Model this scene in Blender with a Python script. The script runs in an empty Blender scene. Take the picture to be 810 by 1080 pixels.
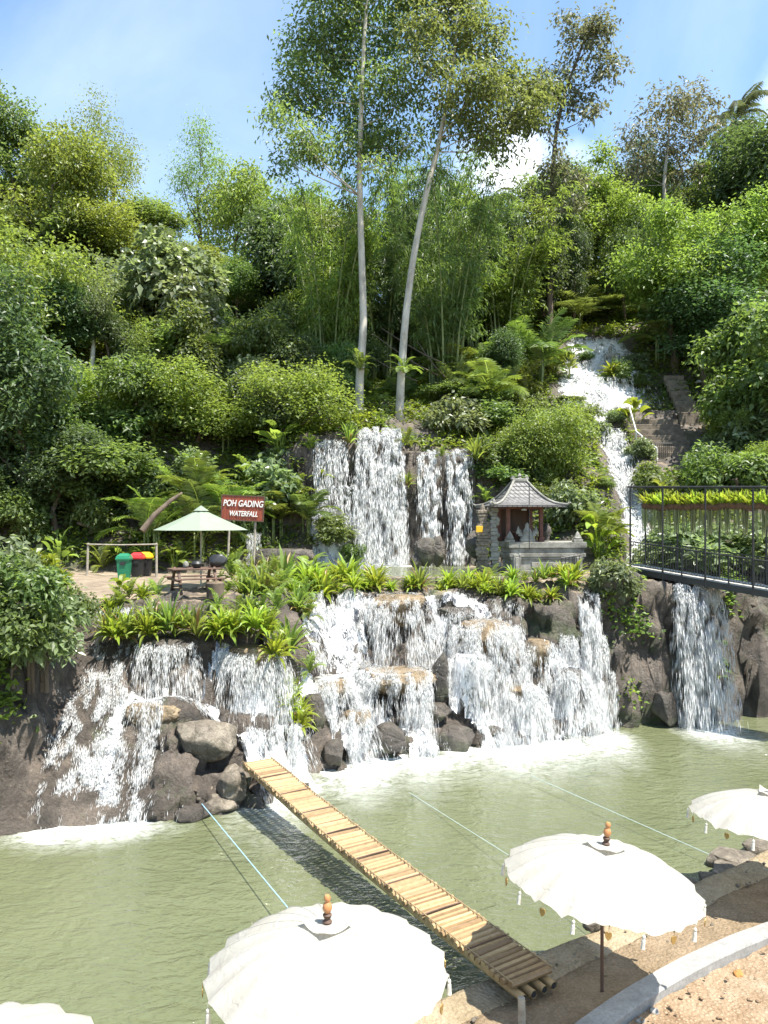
import bpy, math, random
import numpy as np
from mathutils import Vector, Matrix, Euler
R = math.radians
rng = np.random.default_rng(11); random.seed(11)
F = 811.0; CZ = 7.7                       # focal length in photo pixels, camera height above the water
sc = bpy.context.scene; COL = sc.collection

def at(px, Y): return (px - 405) / F * Y
def zat(py, Y): return CZ + (550 - py) / F * Y
def pt(px, py, Y): return Vector((at(px, Y), Y, zat(py, Y)))

# ---------------------------------------------------------------- meshes
def raw_mesh(name, V, T, mat=None, smooth=False):
    V = np.ascontiguousarray(np.asarray(V, np.float32).reshape(-1, 3))
    Ts = T if isinstance(T, list) else [T]
    Ts = [np.asarray(t, np.int32) for t in Ts if len(t)]
    idx = np.concatenate([t.ravel() for t in Ts])
    sizes = np.concatenate([np.full(len(t), t.shape[1], np.int32) for t in Ts])
    start = np.concatenate([[0], np.cumsum(sizes)[:-1]]).astype(np.int32)
    me = bpy.data.meshes.new(name)
    me.vertices.add(len(V)); me.vertices.foreach_set('co', V.ravel())
    me.loops.add(len(idx)); me.loops.foreach_set('vertex_index', idx)
    me.polygons.add(len(sizes)); me.polygons.foreach_set('loop_start', start)
    me.polygons.foreach_set('use_smooth', np.full(len(sizes), smooth, bool))
    me.update(calc_edges=True); me.validate()
    if mat: me.materials.append(mat)
    return me

def link(name, me, parent=None, loc=(0, 0, 0), rot=(0, 0, 0)):
    o = bpy.data.objects.new(name, me); COL.objects.link(o)
    o.location = loc; o.rotation_euler = rot
    if parent: o.parent = parent
    return o

def tag(o, label=None, cat=None, group=None, kind=None):
    if label: o['label'] = label
    if cat: o['category'] = cat
    if group: o['group'] = group
    if kind: o['kind'] = kind
    return o

def thing(name, label, cat, loc=(0, 0, 0), rz=0, group=None):
    o = bpy.data.objects.new(name, None); COL.objects.link(o)
    o.location = loc; o.rotation_euler = (0, 0, rz); o.empty_display_size = .2
    return tag(o, label, cat, group)

KIDS = {}
def copy_tree(o, parent=None):
    c = o.copy(); COL.objects.link(c)
    if parent: c.parent = parent
    for ch in list(o.children): copy_tree(ch, c)
    return c

class MB:
    """collects boxes, tubes and turned shapes that become one mesh"""
    def __init__(s): s.v = []; s.f = []
    def add(s, V, Fc):
        b = len(s.v); s.v += [tuple(p) for p in V]; s.f += [tuple(i + b for i in f) for f in Fc]; return s
    def box(s, c, d, rz=0, ry=0, rx=0, ch=0.0):
        m = Euler((rx, ry, rz)).to_matrix(); x, y, z = (k / 2 for k in d)
        if ch <= 0:
            V = [(-x,-y,-z),(x,-y,-z),(x,y,-z),(-x,y,-z),(-x,-y,z),(x,-y,z),(x,y,z),(-x,y,z)]
            Fc = [(0,3,2,1),(4,5,6,7),(0,1,5,4),(1,2,6,5),(2,3,7,6),(3,0,4,7)]
        else:
            V = []
            for zz, i in ((-z, 0), (-z + ch, 1), (z - ch, 1), (z, 0)):
                k = 0 if i else ch
                xx, yy = x - k, y - k
                V += [(-xx+ch*i,-yy,zz),(xx-ch*i,-yy,zz),(xx,-yy+ch*i,zz),(xx,yy-ch*i,zz),(xx-ch*i,yy,zz),(-xx+ch*i,yy,zz),(-xx,yy-ch*i,zz),(-xx,-yy+ch*i,zz)]
            Fc = [tuple(range(7, -1, -1)), tuple(range(24, 32))]
            for L in range(3):
                for k in range(8): Fc.append((L*8+k, L*8+(k+1)%8, L*8+8+(k+1)%8, L*8+8+k))
        return s.add([m @ Vector(p) + Vector(c) for p in V], Fc)
    def tube(s, pts, rad, n=8, cap=True):
        pts = [Vector(p) for p in pts]
        if not hasattr(rad, '__len__'): rad = [rad] * len(pts)
        V = []; up = None
        for i, p in enumerate(pts):
            t = (pts[min(i+1, len(pts)-1)] - pts[max(i-1, 0)]).normalized()
            if up is None: up = t.orthogonal().normalized()
            up = (up - t * up.dot(t)).normalized(); w = t.cross(up)
            V += [p + (up * math.cos(2*math.pi*k/n) + w * math.sin(2*math.pi*k/n)) * rad[i] for k in range(n)]
        Fc = [(i*n+k, i*n+(k+1)%n, i*n+n+(k+1)%n, i*n+n+k) for i in range(len(pts)-1) for k in range(n)]
        if cap: Fc += [tuple(range(n-1, -1, -1)), tuple(range((len(pts)-1)*n, len(pts)*n))]
        return s.add(V, Fc)
    def lathe(s, prof, n=16, c=(0, 0, 0), sx=1, sy=1, jit=0, rz=0):
        V = []
        for r, z in prof:
            for k in range(n):
                a = 2*math.pi*k/n + rz; q = 1 + (random.random()-.5)*jit
                V.append((c[0]+r*q*sx*math.cos(a), c[1]+r*q*sy*math.sin(a), c[2]+z))
        Fc = [(i*n+k, i*n+(k+1)%n, i*n+n+(k+1)%n, i*n+n+k) for i in range(len(prof)-1) for k in range(n)]
        Fc += [tuple(range(n-1, -1, -1)), tuple(range((len(prof)-1)*n, len(prof)*n))]
        return s.add(V, Fc)
    def ball(s, c, r, n=12, m=7):
        if not hasattr(r, '__len__'): r = (r, r, r)
        pr = [(max(math.sin(math.pi*i/m), .02), -math.cos(math.pi*i/m)) for i in range(m+1)]
        b = MB().lathe(pr, n); return s.add([(c[0]+p[0]*r[0], c[1]+p[1]*r[1], c[2]+p[2]*r[2]) for p in b.v], b.f)
    def build(s, name, mat, parent=None, smooth=False, loc=(0,0,0), rot=(0,0,0)):
        me = bpy.data.meshes.new(name); me.from_pydata([tuple(p) for p in s.v], [], s.f); me.update()
        me.materials.append(mat)
        if smooth:
            me.polygons.foreach_set('use_smooth', [True]*len(me.polygons))
            try: me.set_sharp_from_angle(angle=R(38))
            except Exception: pass
        return link(name, me, parent, loc, rot)

# ---------------------------------------------------------------- noise
def _h(ix, iy, iz, seed):
    h = (ix.astype(np.int64)*374761393 + iy.astype(np.int64)*668265263 + iz.astype(np.int64)*974634521 + seed*362437) & 0xffffffff
    h = ((h ^ (h >> 13)) * 1274126177) & 0xffffffff
    h = ((h ^ (h >> 16)) * 2246822519) & 0xffffffff
    return ((h ^ (h >> 15)) & 0xffffff) / float(0xffffff)
def vnoise(x, y, z=None, seed=0):
    z = np.zeros_like(x) if z is None else z
    ix, iy, iz = np.floor(x), np.floor(y), np.floor(z)
    fx, fy, fz = x-ix, y-iy, z-iz
    fx, fy, fz = (f*f*(3-2*f) for f in (fx, fy, fz))
    def g(a, b, c): return _h(ix+a, iy+b, iz+c, seed)
    def l(a, b, t): return a+(b-a)*t
    return l(l(l(g(0,0,0), g(1,0,0), fx), l(g(0,1,0), g(1,1,0), fx), fy),
             l(l(g(0,0,1), g(1,0,1), fx), l(g(0,1,1), g(1,1,1), fx), fy), fz)*2-1
def fbm(x, y, z=None, o=4, seed=0):
    a, s, t = 1.0, 0.0, 0.0
    for k in range(o):
        f = 2.03**k
        s = s + a*vnoise(x*f, y*f, None if z is None else z*f, seed+k*17); t += a; a *= .5
    return s/t

def worley(x, y, z, seed=0):
    """(distance to the nearest cell point, second distance, that cell's own random value)"""
    ix, iy, iz = np.floor(x), np.floor(y), np.floor(z); f1 = np.full(x.shape, 9.); f2 = f1.copy(); val = np.zeros(x.shape)
    for a in (-1, 0, 1):
        for b in (-1, 0, 1):
            for c in (-1, 0, 1):
                jx, jy, jz = ix+a, iy+b, iz+c
                d = np.sqrt((jx+_h(jx, jy, jz, seed)-x)**2+(jy+_h(jx, jy, jz, seed+1)-y)**2+(jz+_h(jx, jy, jz, seed+2)-z)**2)
                near = d < f1; f2 = np.where(near, f1, np.minimum(f2, d)); val = np.where(near, _h(jx, jy, jz, seed+3), val); f1 = np.where(near, d, f1)
    return f1, f2, val
# ---------------------------------------------------------------- materials
def mat(name):
    m = bpy.data.materials.new(name); m.use_nodes = True
    nt = m.node_tree; nt.nodes.clear()
    out = nt.nodes.new('ShaderNodeOutputMaterial')
    return m, nt, out
def N(nt, typ, **kw):
    n = nt.nodes.new(typ)
    for k, v in kw.items():
        if k.startswith('i_'):
            n.inputs[int(k[2:]) if k[2:].isdigit() else k[2:].replace('_', ' ')].default_value = v
        else: setattr(n, k, v)
    return n
def L(nt, a, b): nt.links.new(a, b)
def ramp(nt, fac, stops, interp='LINEAR'):
    r = N(nt, 'ShaderNodeValToRGB'); e = r.color_ramp.elements; r.color_ramp.interpolation = interp
    e[0].position, e[0].color = stops[0][0], (*stops[0][1], 1)
    e[1].position, e[1].color = stops[-1][0], (*stops[-1][1], 1)
    for p, c in stops[1:-1]:
        q = e.new(p); q.color = (*c, 1)
    L(nt, fac, r.inputs[0]); return r.outputs[0]
def coords(nt, scale=(1, 1, 1), kind='Object'):
    tc = N(nt, 'ShaderNodeTexCoord'); mp = N(nt, 'ShaderNodeMapping'); mp.inputs['Scale'].default_value = scale
    L(nt, tc.outputs[kind], mp.inputs[0]); return mp.outputs[0]
def noise(nt, vec, scale, detail=5, rough=.6, dist=0):
    n = N(nt, 'ShaderNodeTexNoise'); n.inputs['Scale'].default_value = scale
    n.inputs['Detail'].default_value = detail; n.inputs['Roughness'].default_value = rough
    n.inputs['Distortion'].default_value = dist
    if vec is not None: L(nt, vec, n.inputs['Vector'])
    return n.outputs['Fac']
def bump(nt, h, strength=.5, dist=.05):
    b = N(nt, 'ShaderNodeBump'); b.inputs['Strength'].default_value = strength; b.inputs['Distance'].default_value = dist
    L(nt, h, b.inputs['Height']); return b.outputs[0]
def mixc(nt, f, a, b, blend='MIX'):
    m = N(nt, 'ShaderNodeMix', data_type='RGBA', blend_type=blend)
    for s, v in ((m.inputs[0], f), (m.inputs[6], a), (m.inputs[7], b)):
        if hasattr(v, 'is_linked'): L(nt, v, s)
        else: s.default_value = v if not hasattr(v, '__len__') else (*v, 1)[:4]
    return m.outputs[2]
def math_(nt, op, a, b=0.0, c=None):
    m = N(nt, 'ShaderNodeMath', operation=op)
    for k, v in enumerate((a, b) if c is None else (a, b, c)):
        if hasattr(v, 'is_linked'): L(nt, v, m.inputs[k])
        else: m.inputs[k].default_value = v
    return m.outputs[0]

def surf(name, stops, scale=3, rough=.7, bs=.5, bd=.03, sc3=(1, 1, 1), detail=6, spec=.5, fine=None, metal=0, kind='Object', extra=None):
    """noise coloured, bumped surface; stops = colour ramp of its own colours"""
    m, nt, out = mat(name); v = coords(nt, sc3, kind)
    f = noise(nt, v, scale, detail, .65)
    col = ramp(nt, f, stops)
    if fine:
        f2 = noise(nt, v, fine, 4, .7)
        col = mixc(nt, .45, col, ramp(nt, f2, [(.3, (.25,)*3), (.7, (1,)*3)]), 'MULTIPLY')
    p = N(nt, 'ShaderNodeBsdfPrincipled'); p.inputs['Roughness'].default_value = rough
    p.inputs['Specular IOR Level'].default_value = spec; p.inputs['Metallic'].default_value = metal
    L(nt, col, p.inputs['Base Color'])
    h = noise(nt, v, scale*3.1, 6, .7); L(nt, bump(nt, h, bs, bd), p.inputs['Normal'])
    L(nt, p.outputs[0], out.inputs[0]); return m

def leaf_mat(name, col, tcol, var=.75, hue=.04, trans=.42, rough=.46, spec=.5, patch=0):
    m, nt, out = mat(name)
    g = N(nt, 'ShaderNodeNewGeometry'); oi = N(nt, 'ShaderNodeObjectInfo')
    val = math_(nt, 'MULTIPLY_ADD', g.outputs['Random Per Island'], var, 1-var*.5)
    val = math_(nt, 'MULTIPLY', val, math_(nt, 'MULTIPLY_ADD', oi.outputs['Random'], .3, .82))
    hu = math_(nt, 'MULTIPLY_ADD', oi.outputs['Random'], hue, .5-hue/2)
    res = []
    for c in (col, tcol):
        src = c
        if patch:
            nz = noise(nt, coords(nt), patch, 3, .6)
            src = mixc(nt, ramp(nt, nz, [(.4, (0,)*3), (.62, (1,)*3)]), c, tuple(k*q for k, q in zip(c, (1.5, 1.25, .9))))
        h = N(nt, 'ShaderNodeHueSaturation')
        L(nt, hu, h.inputs['Hue']); L(nt, val, h.inputs['Value'])
        if hasattr(src, 'is_linked'): L(nt, src, h.inputs['Color'])
        else: h.inputs['Color'].default_value = (*src, 1)
        res.append(h.outputs[0])
    p = N(nt, 'ShaderNodeBsdfPrincipled'); L(nt, res[0], p.inputs['Base Color'])
    p.inputs['Roughness'].default_value = rough; p.inputs['Specular IOR Level'].default_value = spec
    t = N(nt, 'ShaderNodeBsdfTranslucent'); L(nt, res[1], t.inputs[0])
    mx = N(nt, 'ShaderNodeMixShader'); mx.inputs[0].default_value = trans
    L(nt, p.outputs[0], mx.inputs[1]); L(nt, t.outputs[0], mx.inputs[2]); L(nt, mx.outputs[0], out.inputs[0])
    return m

M = {}
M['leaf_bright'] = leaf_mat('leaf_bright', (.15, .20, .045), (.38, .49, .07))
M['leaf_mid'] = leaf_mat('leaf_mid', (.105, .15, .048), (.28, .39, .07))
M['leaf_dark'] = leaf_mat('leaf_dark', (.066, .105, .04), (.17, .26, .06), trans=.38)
M['leaf_pale'] = leaf_mat('leaf_pale', (.17, .21, .11), (.32, .41, .13), rough=.35, spec=.6)
M['leaf_yellow'] = leaf_mat('leaf_yellow', (.20, .28, .03), (.44, .54, .05), trans=.45)
M['leaf_olive'] = leaf_mat('leaf_olive', (.125, .155, .07), (.29, .36, .11))
M['leaf_tall'] = leaf_mat('leaf_tall', (.12, .16, .055), (.30, .39, .085))
M['leaf_dry'] = leaf_mat('leaf_dry', (.26, .17, .06), (.34, .22, .07), trans=.3)
M['leaf_rust'] = leaf_mat('leaf_rust', (.13, .135, .075), (.25, .26, .11), hue=.06)
M['leaf_ground'] = leaf_mat('leaf_ground', (.10, .155, .03), (.26, .38, .045), var=.8, patch=.35)
M['bark_pale'] = surf('bark_pale', [(.3, (.24, .21, .17)), (.5, (.42, .39, .33)), (.75, (.55, .52, .46))], 2.5, .85, .5, .03, (1, 1, .35))
M['bark_brown'] = surf('bark_brown', [(.3, (.05, .035, .025)), (.7, (.16, .12, .085))], 5, .9, .6, .03, (1, 1, .3))
M['bamboo_culm'] = surf('bamboo_culm', [(.3, (.08, .12, .03)), (.7, (.22, .24, .08))], 3, .5, .2)
M['soil'] = surf('soil', [(.3, (.05, .04, .025)), (.55, (.13, .10, .065)), (.75, (.22, .175, .12))], .9, .95, .7, .08, fine=9)

def rock_mat(name, dark, mid, light, rough=.5, moss=.0, scale=.9, spec=.5):
    m, nt, out = mat(name); v = coords(nt)
    f = noise(nt, v, scale, 8, .68, .4)
    col = ramp(nt, f, [(.32, dark), (.5, mid), (.68, light)])
    f2 = noise(nt, v, 14, 5, .75)
    col = mixc(nt, .6, col, ramp(nt, f2, [(.32, (.25, .24, .23)), (.6, (1, 1, 1))]), 'MULTIPLY')
    f3 = noise(nt, v, .55, 5, .6, .6)
    if moss:
        col = mixc(nt, math_(nt, 'MULTIPLY', ramp(nt, f3, [(.5, (0,)*3), (.62, (1,)*3)]), moss), col, (.07, .10, .025))
    vor = N(nt, 'ShaderNodeTexVoronoi', feature='DISTANCE_TO_EDGE'); vor.inputs['Scale'].default_value = 1.3; L(nt, v, vor.inputs['Vector'])
    p = N(nt, 'ShaderNodeBsdfPrincipled'); L(nt, col, p.inputs['Base Color'])
    p.inputs['Roughness'].default_value = rough; p.inputs['Specular IOR Level'].default_value = spec
    h = math_(nt, 'ADD', noise(nt, v, 4.2, 12, .78), math_(nt, 'MULTIPLY', math_(nt, 'MINIMUM', vor.outputs[0], .06), 3.0))
    L(nt, bump(nt, h, .9, .14), p.inputs['Normal']); L(nt, p.outputs[0], out.inputs[0]); return m
M['rock'] = rock_mat('rock', (.035, .03, .024), (.10, .085, .07), (.22, .185, .15), .45, .35)
M['rock_dry'] = rock_mat('rock_dry', (.10, .085, .065), (.24, .205, .16), (.40, .35, .28), .8, .1, 1.6, .3)
M['rock_tan'] = rock_mat('rock_tan', (.10, .075, .045), (.26, .19, .11), (.42, .32, .20), .5, .0, 2.2)
M['stone_carved'] = surf('stone_carved', [(.3, (.12, .115, .10)), (.55, (.30, .29, .25)), (.75, (.42, .41, .36))], 2.2, .9, .5, .03, fine=11)
M['concrete'] = surf('concrete', [(.3, (.24, .235, .22)), (.7, (.36, .35, .33))], 3, .9, .3, .01, fine=20)
M['metal_dark'] = surf('metal_dark', [(.3, (.012, .013, .013)), (.7, (.03, .031, .03))], 4, .5, .1)
M['deck_grey'] = surf('deck_grey', [(.3, (.28, .27, .25)), (.7, (.46, .45, .42))], 3, .85, .3)
M['stair_stone'] = surf('stair_stone', [(.3, (.10, .08, .06)), (.55, (.22, .18, .135)), (.75, (.32, .27, .21))], 2.5, .9, .6, .04, fine=9)
M['wood_dark'] = surf('wood_dark', [(.3, (.05, .028, .018)), (.7, (.13, .07, .045))], 3, .7, .4, .01, (1, 1, .2))
M['wood_grey'] = surf('wood_grey', [(.3, (.20, .17, .13)), (.7, (.40, .36, .29))], 6, .85, .4, .01)
M['white_pipe'] = surf('white_pipe', [(.3, (.6, .6, .58)), (.7, (.75, .75, .72))], 4, .4, .1)
M['plastic_green'] = surf('plastic_green', [(.3, (.01, .14, .07)), (.7, (.015, .19, .09))], 3, .4, .05)
M['plastic_red'] = surf('plastic_red', [(.3, (.45, .02, .02)), (.7, (.55, .03, .03))], 3, .4, .05)
M['plastic_yellow'] = surf('plastic_yellow', [(.3, (.62, .36, .01)), (.7, (.70, .42, .02))], 3, .4, .05)
M['plastic_black'] = surf('plastic_black', [(.3, (.015, .015, .015)), (.7, (.03, .03, .03))], 3, .4, .05)
M['sign_board'] = surf('sign_board', [(.3, (.13, .025, .012)), (.5, (.24, .05, .022)), (.7, (.32, .08, .035))], 3, .6, .3, .01, (4, 1, .6))
M['sign_paint'] = surf('sign_paint', [(.3, (.7, .68, .62)), (.7, (.82, .8, .76))], 6, .6, .1)
M['gold'] = surf('gold', [(.3, (.30, .19, .06)), (.7, (.50, .34, .12))], 8, .4, .2, metal=.6)
M['finial_wood'] = surf('finial_wood', [(.3, (.34, .14, .05)), (.7, (.52, .25, .10))], 9, .35, .1)
M['tassel'] = surf('tassel', [(.3, (.5, .48, .40)), (.7, (.68, .66, .58))], 9, .9, .3)
M['coir'] = surf('coir', [(.3, (.06, .035, .022)), (.7, (.15, .085, .05))], 9, .95, .6)
M['roots'] = leaf_mat('roots', (.36, .38, .20), (.42, .45, .24), trans=.4)
M['rope_blue'] = surf('rope_blue', [(.3, (.20, .38, .50)), (.7, (.36, .55, .66))], 12, .7, .2)
M['rope_pale'] = surf('rope_pale', [(.3, (.32, .42, .42)), (.7, (.5, .58, .56))], 12, .7, .2)

def cloth(name, col, trans=.35, wr=.25):
    m, nt, out = mat(name); v = coords(nt)
    p = N(nt, 'ShaderNodeBsdfPrincipled'); p.inputs['Roughness'].default_value = .85
    f = noise(nt, v, 2.5, 5, .6); L(nt, mixc(nt, ramp(nt, f, [(.35, (0,)*3), (.65, (1,)*3)]), tuple(c*f_ for c, f_ in zip(col, (.93, .92, .88))), col), p.inputs['Base Color'])
    t = N(nt, 'ShaderNodeBsdfTranslucent'); t.inputs[0].default_value = (*[c*.95 for c in col], 1)
    b = bump(nt, noise(nt, v, 6, 4, .55, 1.0), wr, .03); L(nt, b, p.inputs['Normal']); L(nt, b, t.inputs['Normal'])
    mx = N(nt, 'ShaderNodeMixShader'); mx.inputs[0].default_value = trans
    L(nt, p.outputs[0], mx.inputs[1]); L(nt, t.outputs[0], mx.inputs[2]); L(nt, mx.outputs[0], out.inputs[0]); return m
M['canvas'] = cloth('canvas', (.58, .57, .525), .5, .7)
M['canvas_green'] = cloth('canvas_green', (.29, .355, .275), .3, .15)

def foam_mat(name, thr=.60, soft=.13, sc3=(13, 13, 3.6), base=.0, white=.86):
    """broken white water: opaque white strands, open gaps between them"""
    m, nt, out = mat(name)
    at_ = N(nt, 'ShaderNodeAttribute', attribute_name='flow')
    v = coords(nt, sc3); f = math_(nt, 'ADD', math_(nt, 'MULTIPLY', noise(nt, v, 1.0, 6, .75, .6), .65), math_(nt, 'MULTIPLY', noise(nt, coords(nt, (2.2, 2.2, .8)), 1.0, 4, .6, .5), .5))
    f = math_(nt, 'MULTIPLY_ADD', f, 1.7, -.44)
    f = math_(nt, 'ADD', f, math_(nt, 'MULTIPLY_ADD', at_.outputs['Fac'], .34, base))
    a = ramp(nt, f, [(thr, (0,)*3), (thr+soft, (1,)*3)])
    d = N(nt, 'ShaderNodeBsdfPrincipled'); d.inputs['Base Color'].default_value = (white, white*1.0, white, 1)
    d.inputs['Roughness'].default_value = .35
    t = N(nt, 'ShaderNodeBsdfTranslucent'); t.inputs[0].default_value = (.85, .87, .87, 1)
    m1 = N(nt, 'ShaderNodeMixShader'); m1.inputs[0].default_value = .3; L(nt, d.outputs[0], m1.inputs[1]); L(nt, t.outputs[0], m1.inputs[2])
    L(nt, bump(nt, noise(nt, coords(nt, (14, 14, 5)), 1, 4, .6), .8, .05), d.inputs['Normal'])
    tr = N(nt, 'ShaderNodeBsdfTransparent'); gl = N(nt, 'ShaderNodeBsdfGlossy'); gl.inputs['Roughness'].default_value = .12
    m0 = N(nt, 'ShaderNodeMixShader'); m0.inputs[0].default_value = .12; L(nt, tr.outputs[0], m0.inputs[1]); L(nt, gl.outputs[0], m0.inputs[2])
    m2 = N(nt, 'ShaderNodeMixShader'); L(nt, a, m2.inputs[0]); L(nt, m0.outputs[0], m2.inputs[1]); L(nt, m1.outputs[0], m2.inputs[2])
    L(nt, m2.outputs[0], out.inputs[0]); return m
M['foam_film'] = foam_mat('foam_film')
def drop_mat():
    m, nt, out = mat('white_water')
    d = N(nt, 'ShaderNodeBsdfPrincipled'); d.inputs['Base Color'].default_value = (.88, .89, .89, 1); d.inputs['Roughness'].default_value = .25
    t = N(nt, 'ShaderNodeBsdfTranslucent'); t.inputs[0].default_value = (.86, .88, .88, 1)
    mx = N(nt, 'ShaderNodeMixShader'); mx.inputs[0].default_value = .4
    L(nt, d.outputs[0], mx.inputs[1]); L(nt, t.outputs[0], mx.inputs[2]); L(nt, mx.outputs[0], out.inputs[0]); return m
M['white_water'] = drop_mat()
def pool_mat():
    m, nt, out = mat('pool_water'); v = coords(nt)
    fo = N(nt, 'ShaderNodeAttribute', attribute_name='foam')
    n1 = noise(nt, coords(nt, (1, 1.8, 1)), 1.5, 3, .55, .9); n2 = noise(nt, coords(nt, (1, 1.6, 1)), 4.6, 4, .55, .8)
    n3 = noise(nt, v, 2.2, 7, .75, 1.2)
    f = math_(nt, 'MULTIPLY', fo.outputs['Fac'], math_(nt, 'MULTIPLY_ADD', n3, 3.6, -.95))
    a = ramp(nt, f, [(.06, (0,)*3), (.5, (.28,)*3), (1.3, (.95,)*3)])
    col = mixc(nt, ramp(nt, noise(nt, v, .25, 3, .5), [(.35, (0,)*3), (.65, (1,)*3)]), (.10, .112, .056), (.125, .137, .072))
    col = mixc(nt, a, col, (.8, .82, .8))
    p = N(nt, 'ShaderNodeBsdfPrincipled'); L(nt, col, p.inputs['Base Color'])
    L(nt, math_(nt, 'MULTIPLY_ADD', a, .5, .035), p.inputs['Roughness']); p.inputs['IOR'].default_value = 1.5
    h = math_(nt, 'ADD', math_(nt, 'MULTIPLY', n1, 1.0), math_(nt, 'MULTIPLY', n2, .42))
    L(nt, bump(nt, h, .9, .13), p.inputs['Normal']); L(nt, p.outputs[0], out.inputs[0]); return m
M['pool'] = pool_mat()
# ---------------------------------------------------------------- terrain heights
HILL = [(-260, [(20,4.2),(26,5.6),(34,8),(45,22),(60,36),(80,43)]), (0, [(24,5),(36,5.5),(40,9),(48,18),(58,28),(75,37)]),
 (150, [(25,5.1),(36.3,5.3),(40,8.5),(48,17),(58,26.5),(75,34)]), (260, [(26,5.1),(37,5.3),(40,8),(48,15),(58,22),(75,31)]),
 (318, [(28,5.05),(39.6,5.1),(41.2,11.6),(46,14),(56,19),(75,29)]), (400, [(29,5.05),(40.9,5.05),(41.9,12.6),(46,14.8),(56,18),(75,28)]),
 (430, [(29,5.05),(40.8,5.05),(41.8,11.4),(46,14.6),(56,18),(75,28)]),
 (500, [(29.2,5.05),(40.6,5.05),(41.7,11.3),(46,14),(56,20),(75,30)]), (545, [(30,5.1),(38.5,5.3),(42,9.8),(46,12.5),(54,18.5),(75,31)]),
 (600, [(30,5.2),(37,5.3),(42,9.5),(50.6,15.6),(57,20.7),(75,33)]), (660, [(30,5.3),(36,5.6),(40,7.6),(46,11.2),(50.6,15.0),(57,20.7),(75,34)]),
 (690, [(30,5.3),(34,5.6),(40,7.6),(46,11.2),(52,15.8),(60,24),(75,34)]),
 (740, [(30,5.4),(34,5.8),(46,11.4),(50,14.3),(60,25),(75,35)]), (810, [(31,5.5),(34,6),(42,10.5),(52,19),(62,29),(75,36)]),
 (1000, [(33,5.6),(36,7),(52,23),(75,39)])]
LOW = [(-30, [(8,-1),(9,4),(16,5.2)]), (-14, [(13.5,-1),(14.3,3.8),(24,5.2)]), (-11, [(16.6,-1),(17.3,3.4),(20,4.4),(25,5.1)]), (-9.7, [(18.2,-1),(18.8,2.5),(20.5,3.9),(24.5,5.1)]),
 (-9.0, [(18.8,-1),(19.4,.3),(21.5,2.3),(23.2,3.8),(25,5.0)]), (-7.8, [(19,-1),(19.6,.1),(21.3,1.9),(23,3.5),(25,5.0)]),
 (-7.25, [(19,-1),(19.7,.15),(21.4,2.0),(22.8,2.75),(23.05,4.1),(24.7,4.4),(26.0,5.2),(28,5.25)]),
 (-6, [(19.2,-1),(19.8,.25),(21.3,2.1),(21.5,2.5),(22.8,2.7),(23.0,4.1),(24.7,4.4),(26.0,5.2),(28,5.25)]),
 (-4.8, [(19.7,-1),(20.2,.5),(21.4,1.3),(22.5,1.8),(23.1,2.3),(23.35,4.0),(25.0,4.4),(26.3,5.1),(29,5.2)]),
 (-3.6, [(20.1,-1),(20.7,.5),(21.6,1.0),(22.6,1.8),(23.3,2.3),(23.55,4.0),(25.2,4.4),(26.6,5.0),(29,5.1)]),
 (-2.6, [(21.6,-1),(22.4,.0),(23.6,1.0),(24.6,1.9),(25.5,2.4),(26.5,3.2),(28,4.5),(29.5,5.0)]),
 (-1.5, [(23,-1),(23.8,0),(25.0,.9),(26.1,1.6),(26.9,2.1),(27.8,3.2),(28.8,4.8),(30,5)]),
 (0, [(24.2,-1),(24.7,.0),(25.5,.55),(26.2,.9),(26.9,1.3),(27.2,2.1),(28.0,3.0),(28.4,3.5),(28.9,4.8),(30,5)]),
 (1.5, [(24.8,-1),(25.3,.0),(26.0,.6),(26.6,1.1),(27.1,1.5),(27.4,2.2),(28.0,3.0),(28.4,3.5),(28.9,4.8),(30,5)]),
 (3, [(25.6,-1),(26.0,0),(26.7,.7),(27.2,1.3),(27.8,2.1),(28.4,2.9),(29,4.8),(30.2,5)]),
 (5, [(26.2,-1),(26.6,0),(27.2,.8),(27.7,1.5),(28.2,2.3),(28.8,3.2),(29.4,4.6),(30.2,5)]),
 (6.2, [(26.7,-1),(27.1,0),(27.6,.8),(28.2,2.0),(28.9,4.4),(30.2,5.0)]), (7.2, [(27.3,-1),(27.7,0),(28.0,.9),(28.5,2.8),(29,4.8),(30.2,5.1)]),
 (8.5, [(28,-1),(28.4,0),(28.7,2),(29.1,4.6),(30.3,5.3)]), (10, [(28.6,-1),(28.9,0),(29.2,2.5),(29.8,4.8),(31,5.4)]),
 (12, [(29.3,-1),(29.5,0),(29.75,2.5),(30.0,5.0),(31,5.4)]), (14.5, [(29.7,-1),(30,0),(30.3,3),(30.7,5.0),(32,5.5)]),
 (18, [(30.6,-1),(30.9,0),(31.2,3),(31.6,5.2),(33,5.6)]), (40, [(33,-1),(33.5,0),(34,4),(35,5.6)])]
def interp_cols(cols, u, y):
    us = np.array([c[0] for c in cols], float)
    Z = np.stack([np.interp(y, [p[0] for p in c[1]], [p[1] for p in c[1]]) for c in cols])
    j = np.clip(np.searchsorted(us, u)-1, 0, len(us)-2)
    t = np.clip((u-us[j])/(us[j+1]-us[j]), 0, 1); t = t*t*(3-2*t)
    k = np.arange(len(u)); return Z[j, k]*(1-t)+Z[j+1, k]*t
STREAM = np.array([(14.2, 51.0), (14.3, 49.0), (14.0, 46.2), (13.6, 43), (13.2, 40), (12.6, 37), (11.8, 33.6)])
def seg_dist(x, y, P):
    d = np.full(x.shape, 1e9)
    for a, b in zip(P[:-1], P[1:]):
        ab = b-a; t = np.clip(((x-a[0])*ab[0]+(y-a[1])*ab[1])/(ab@ab), 0, 1)
        d = np.minimum(d, np.hypot(x-a[0]-t*ab[0], y-a[1]-t*ab[1]))
    return d
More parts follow.
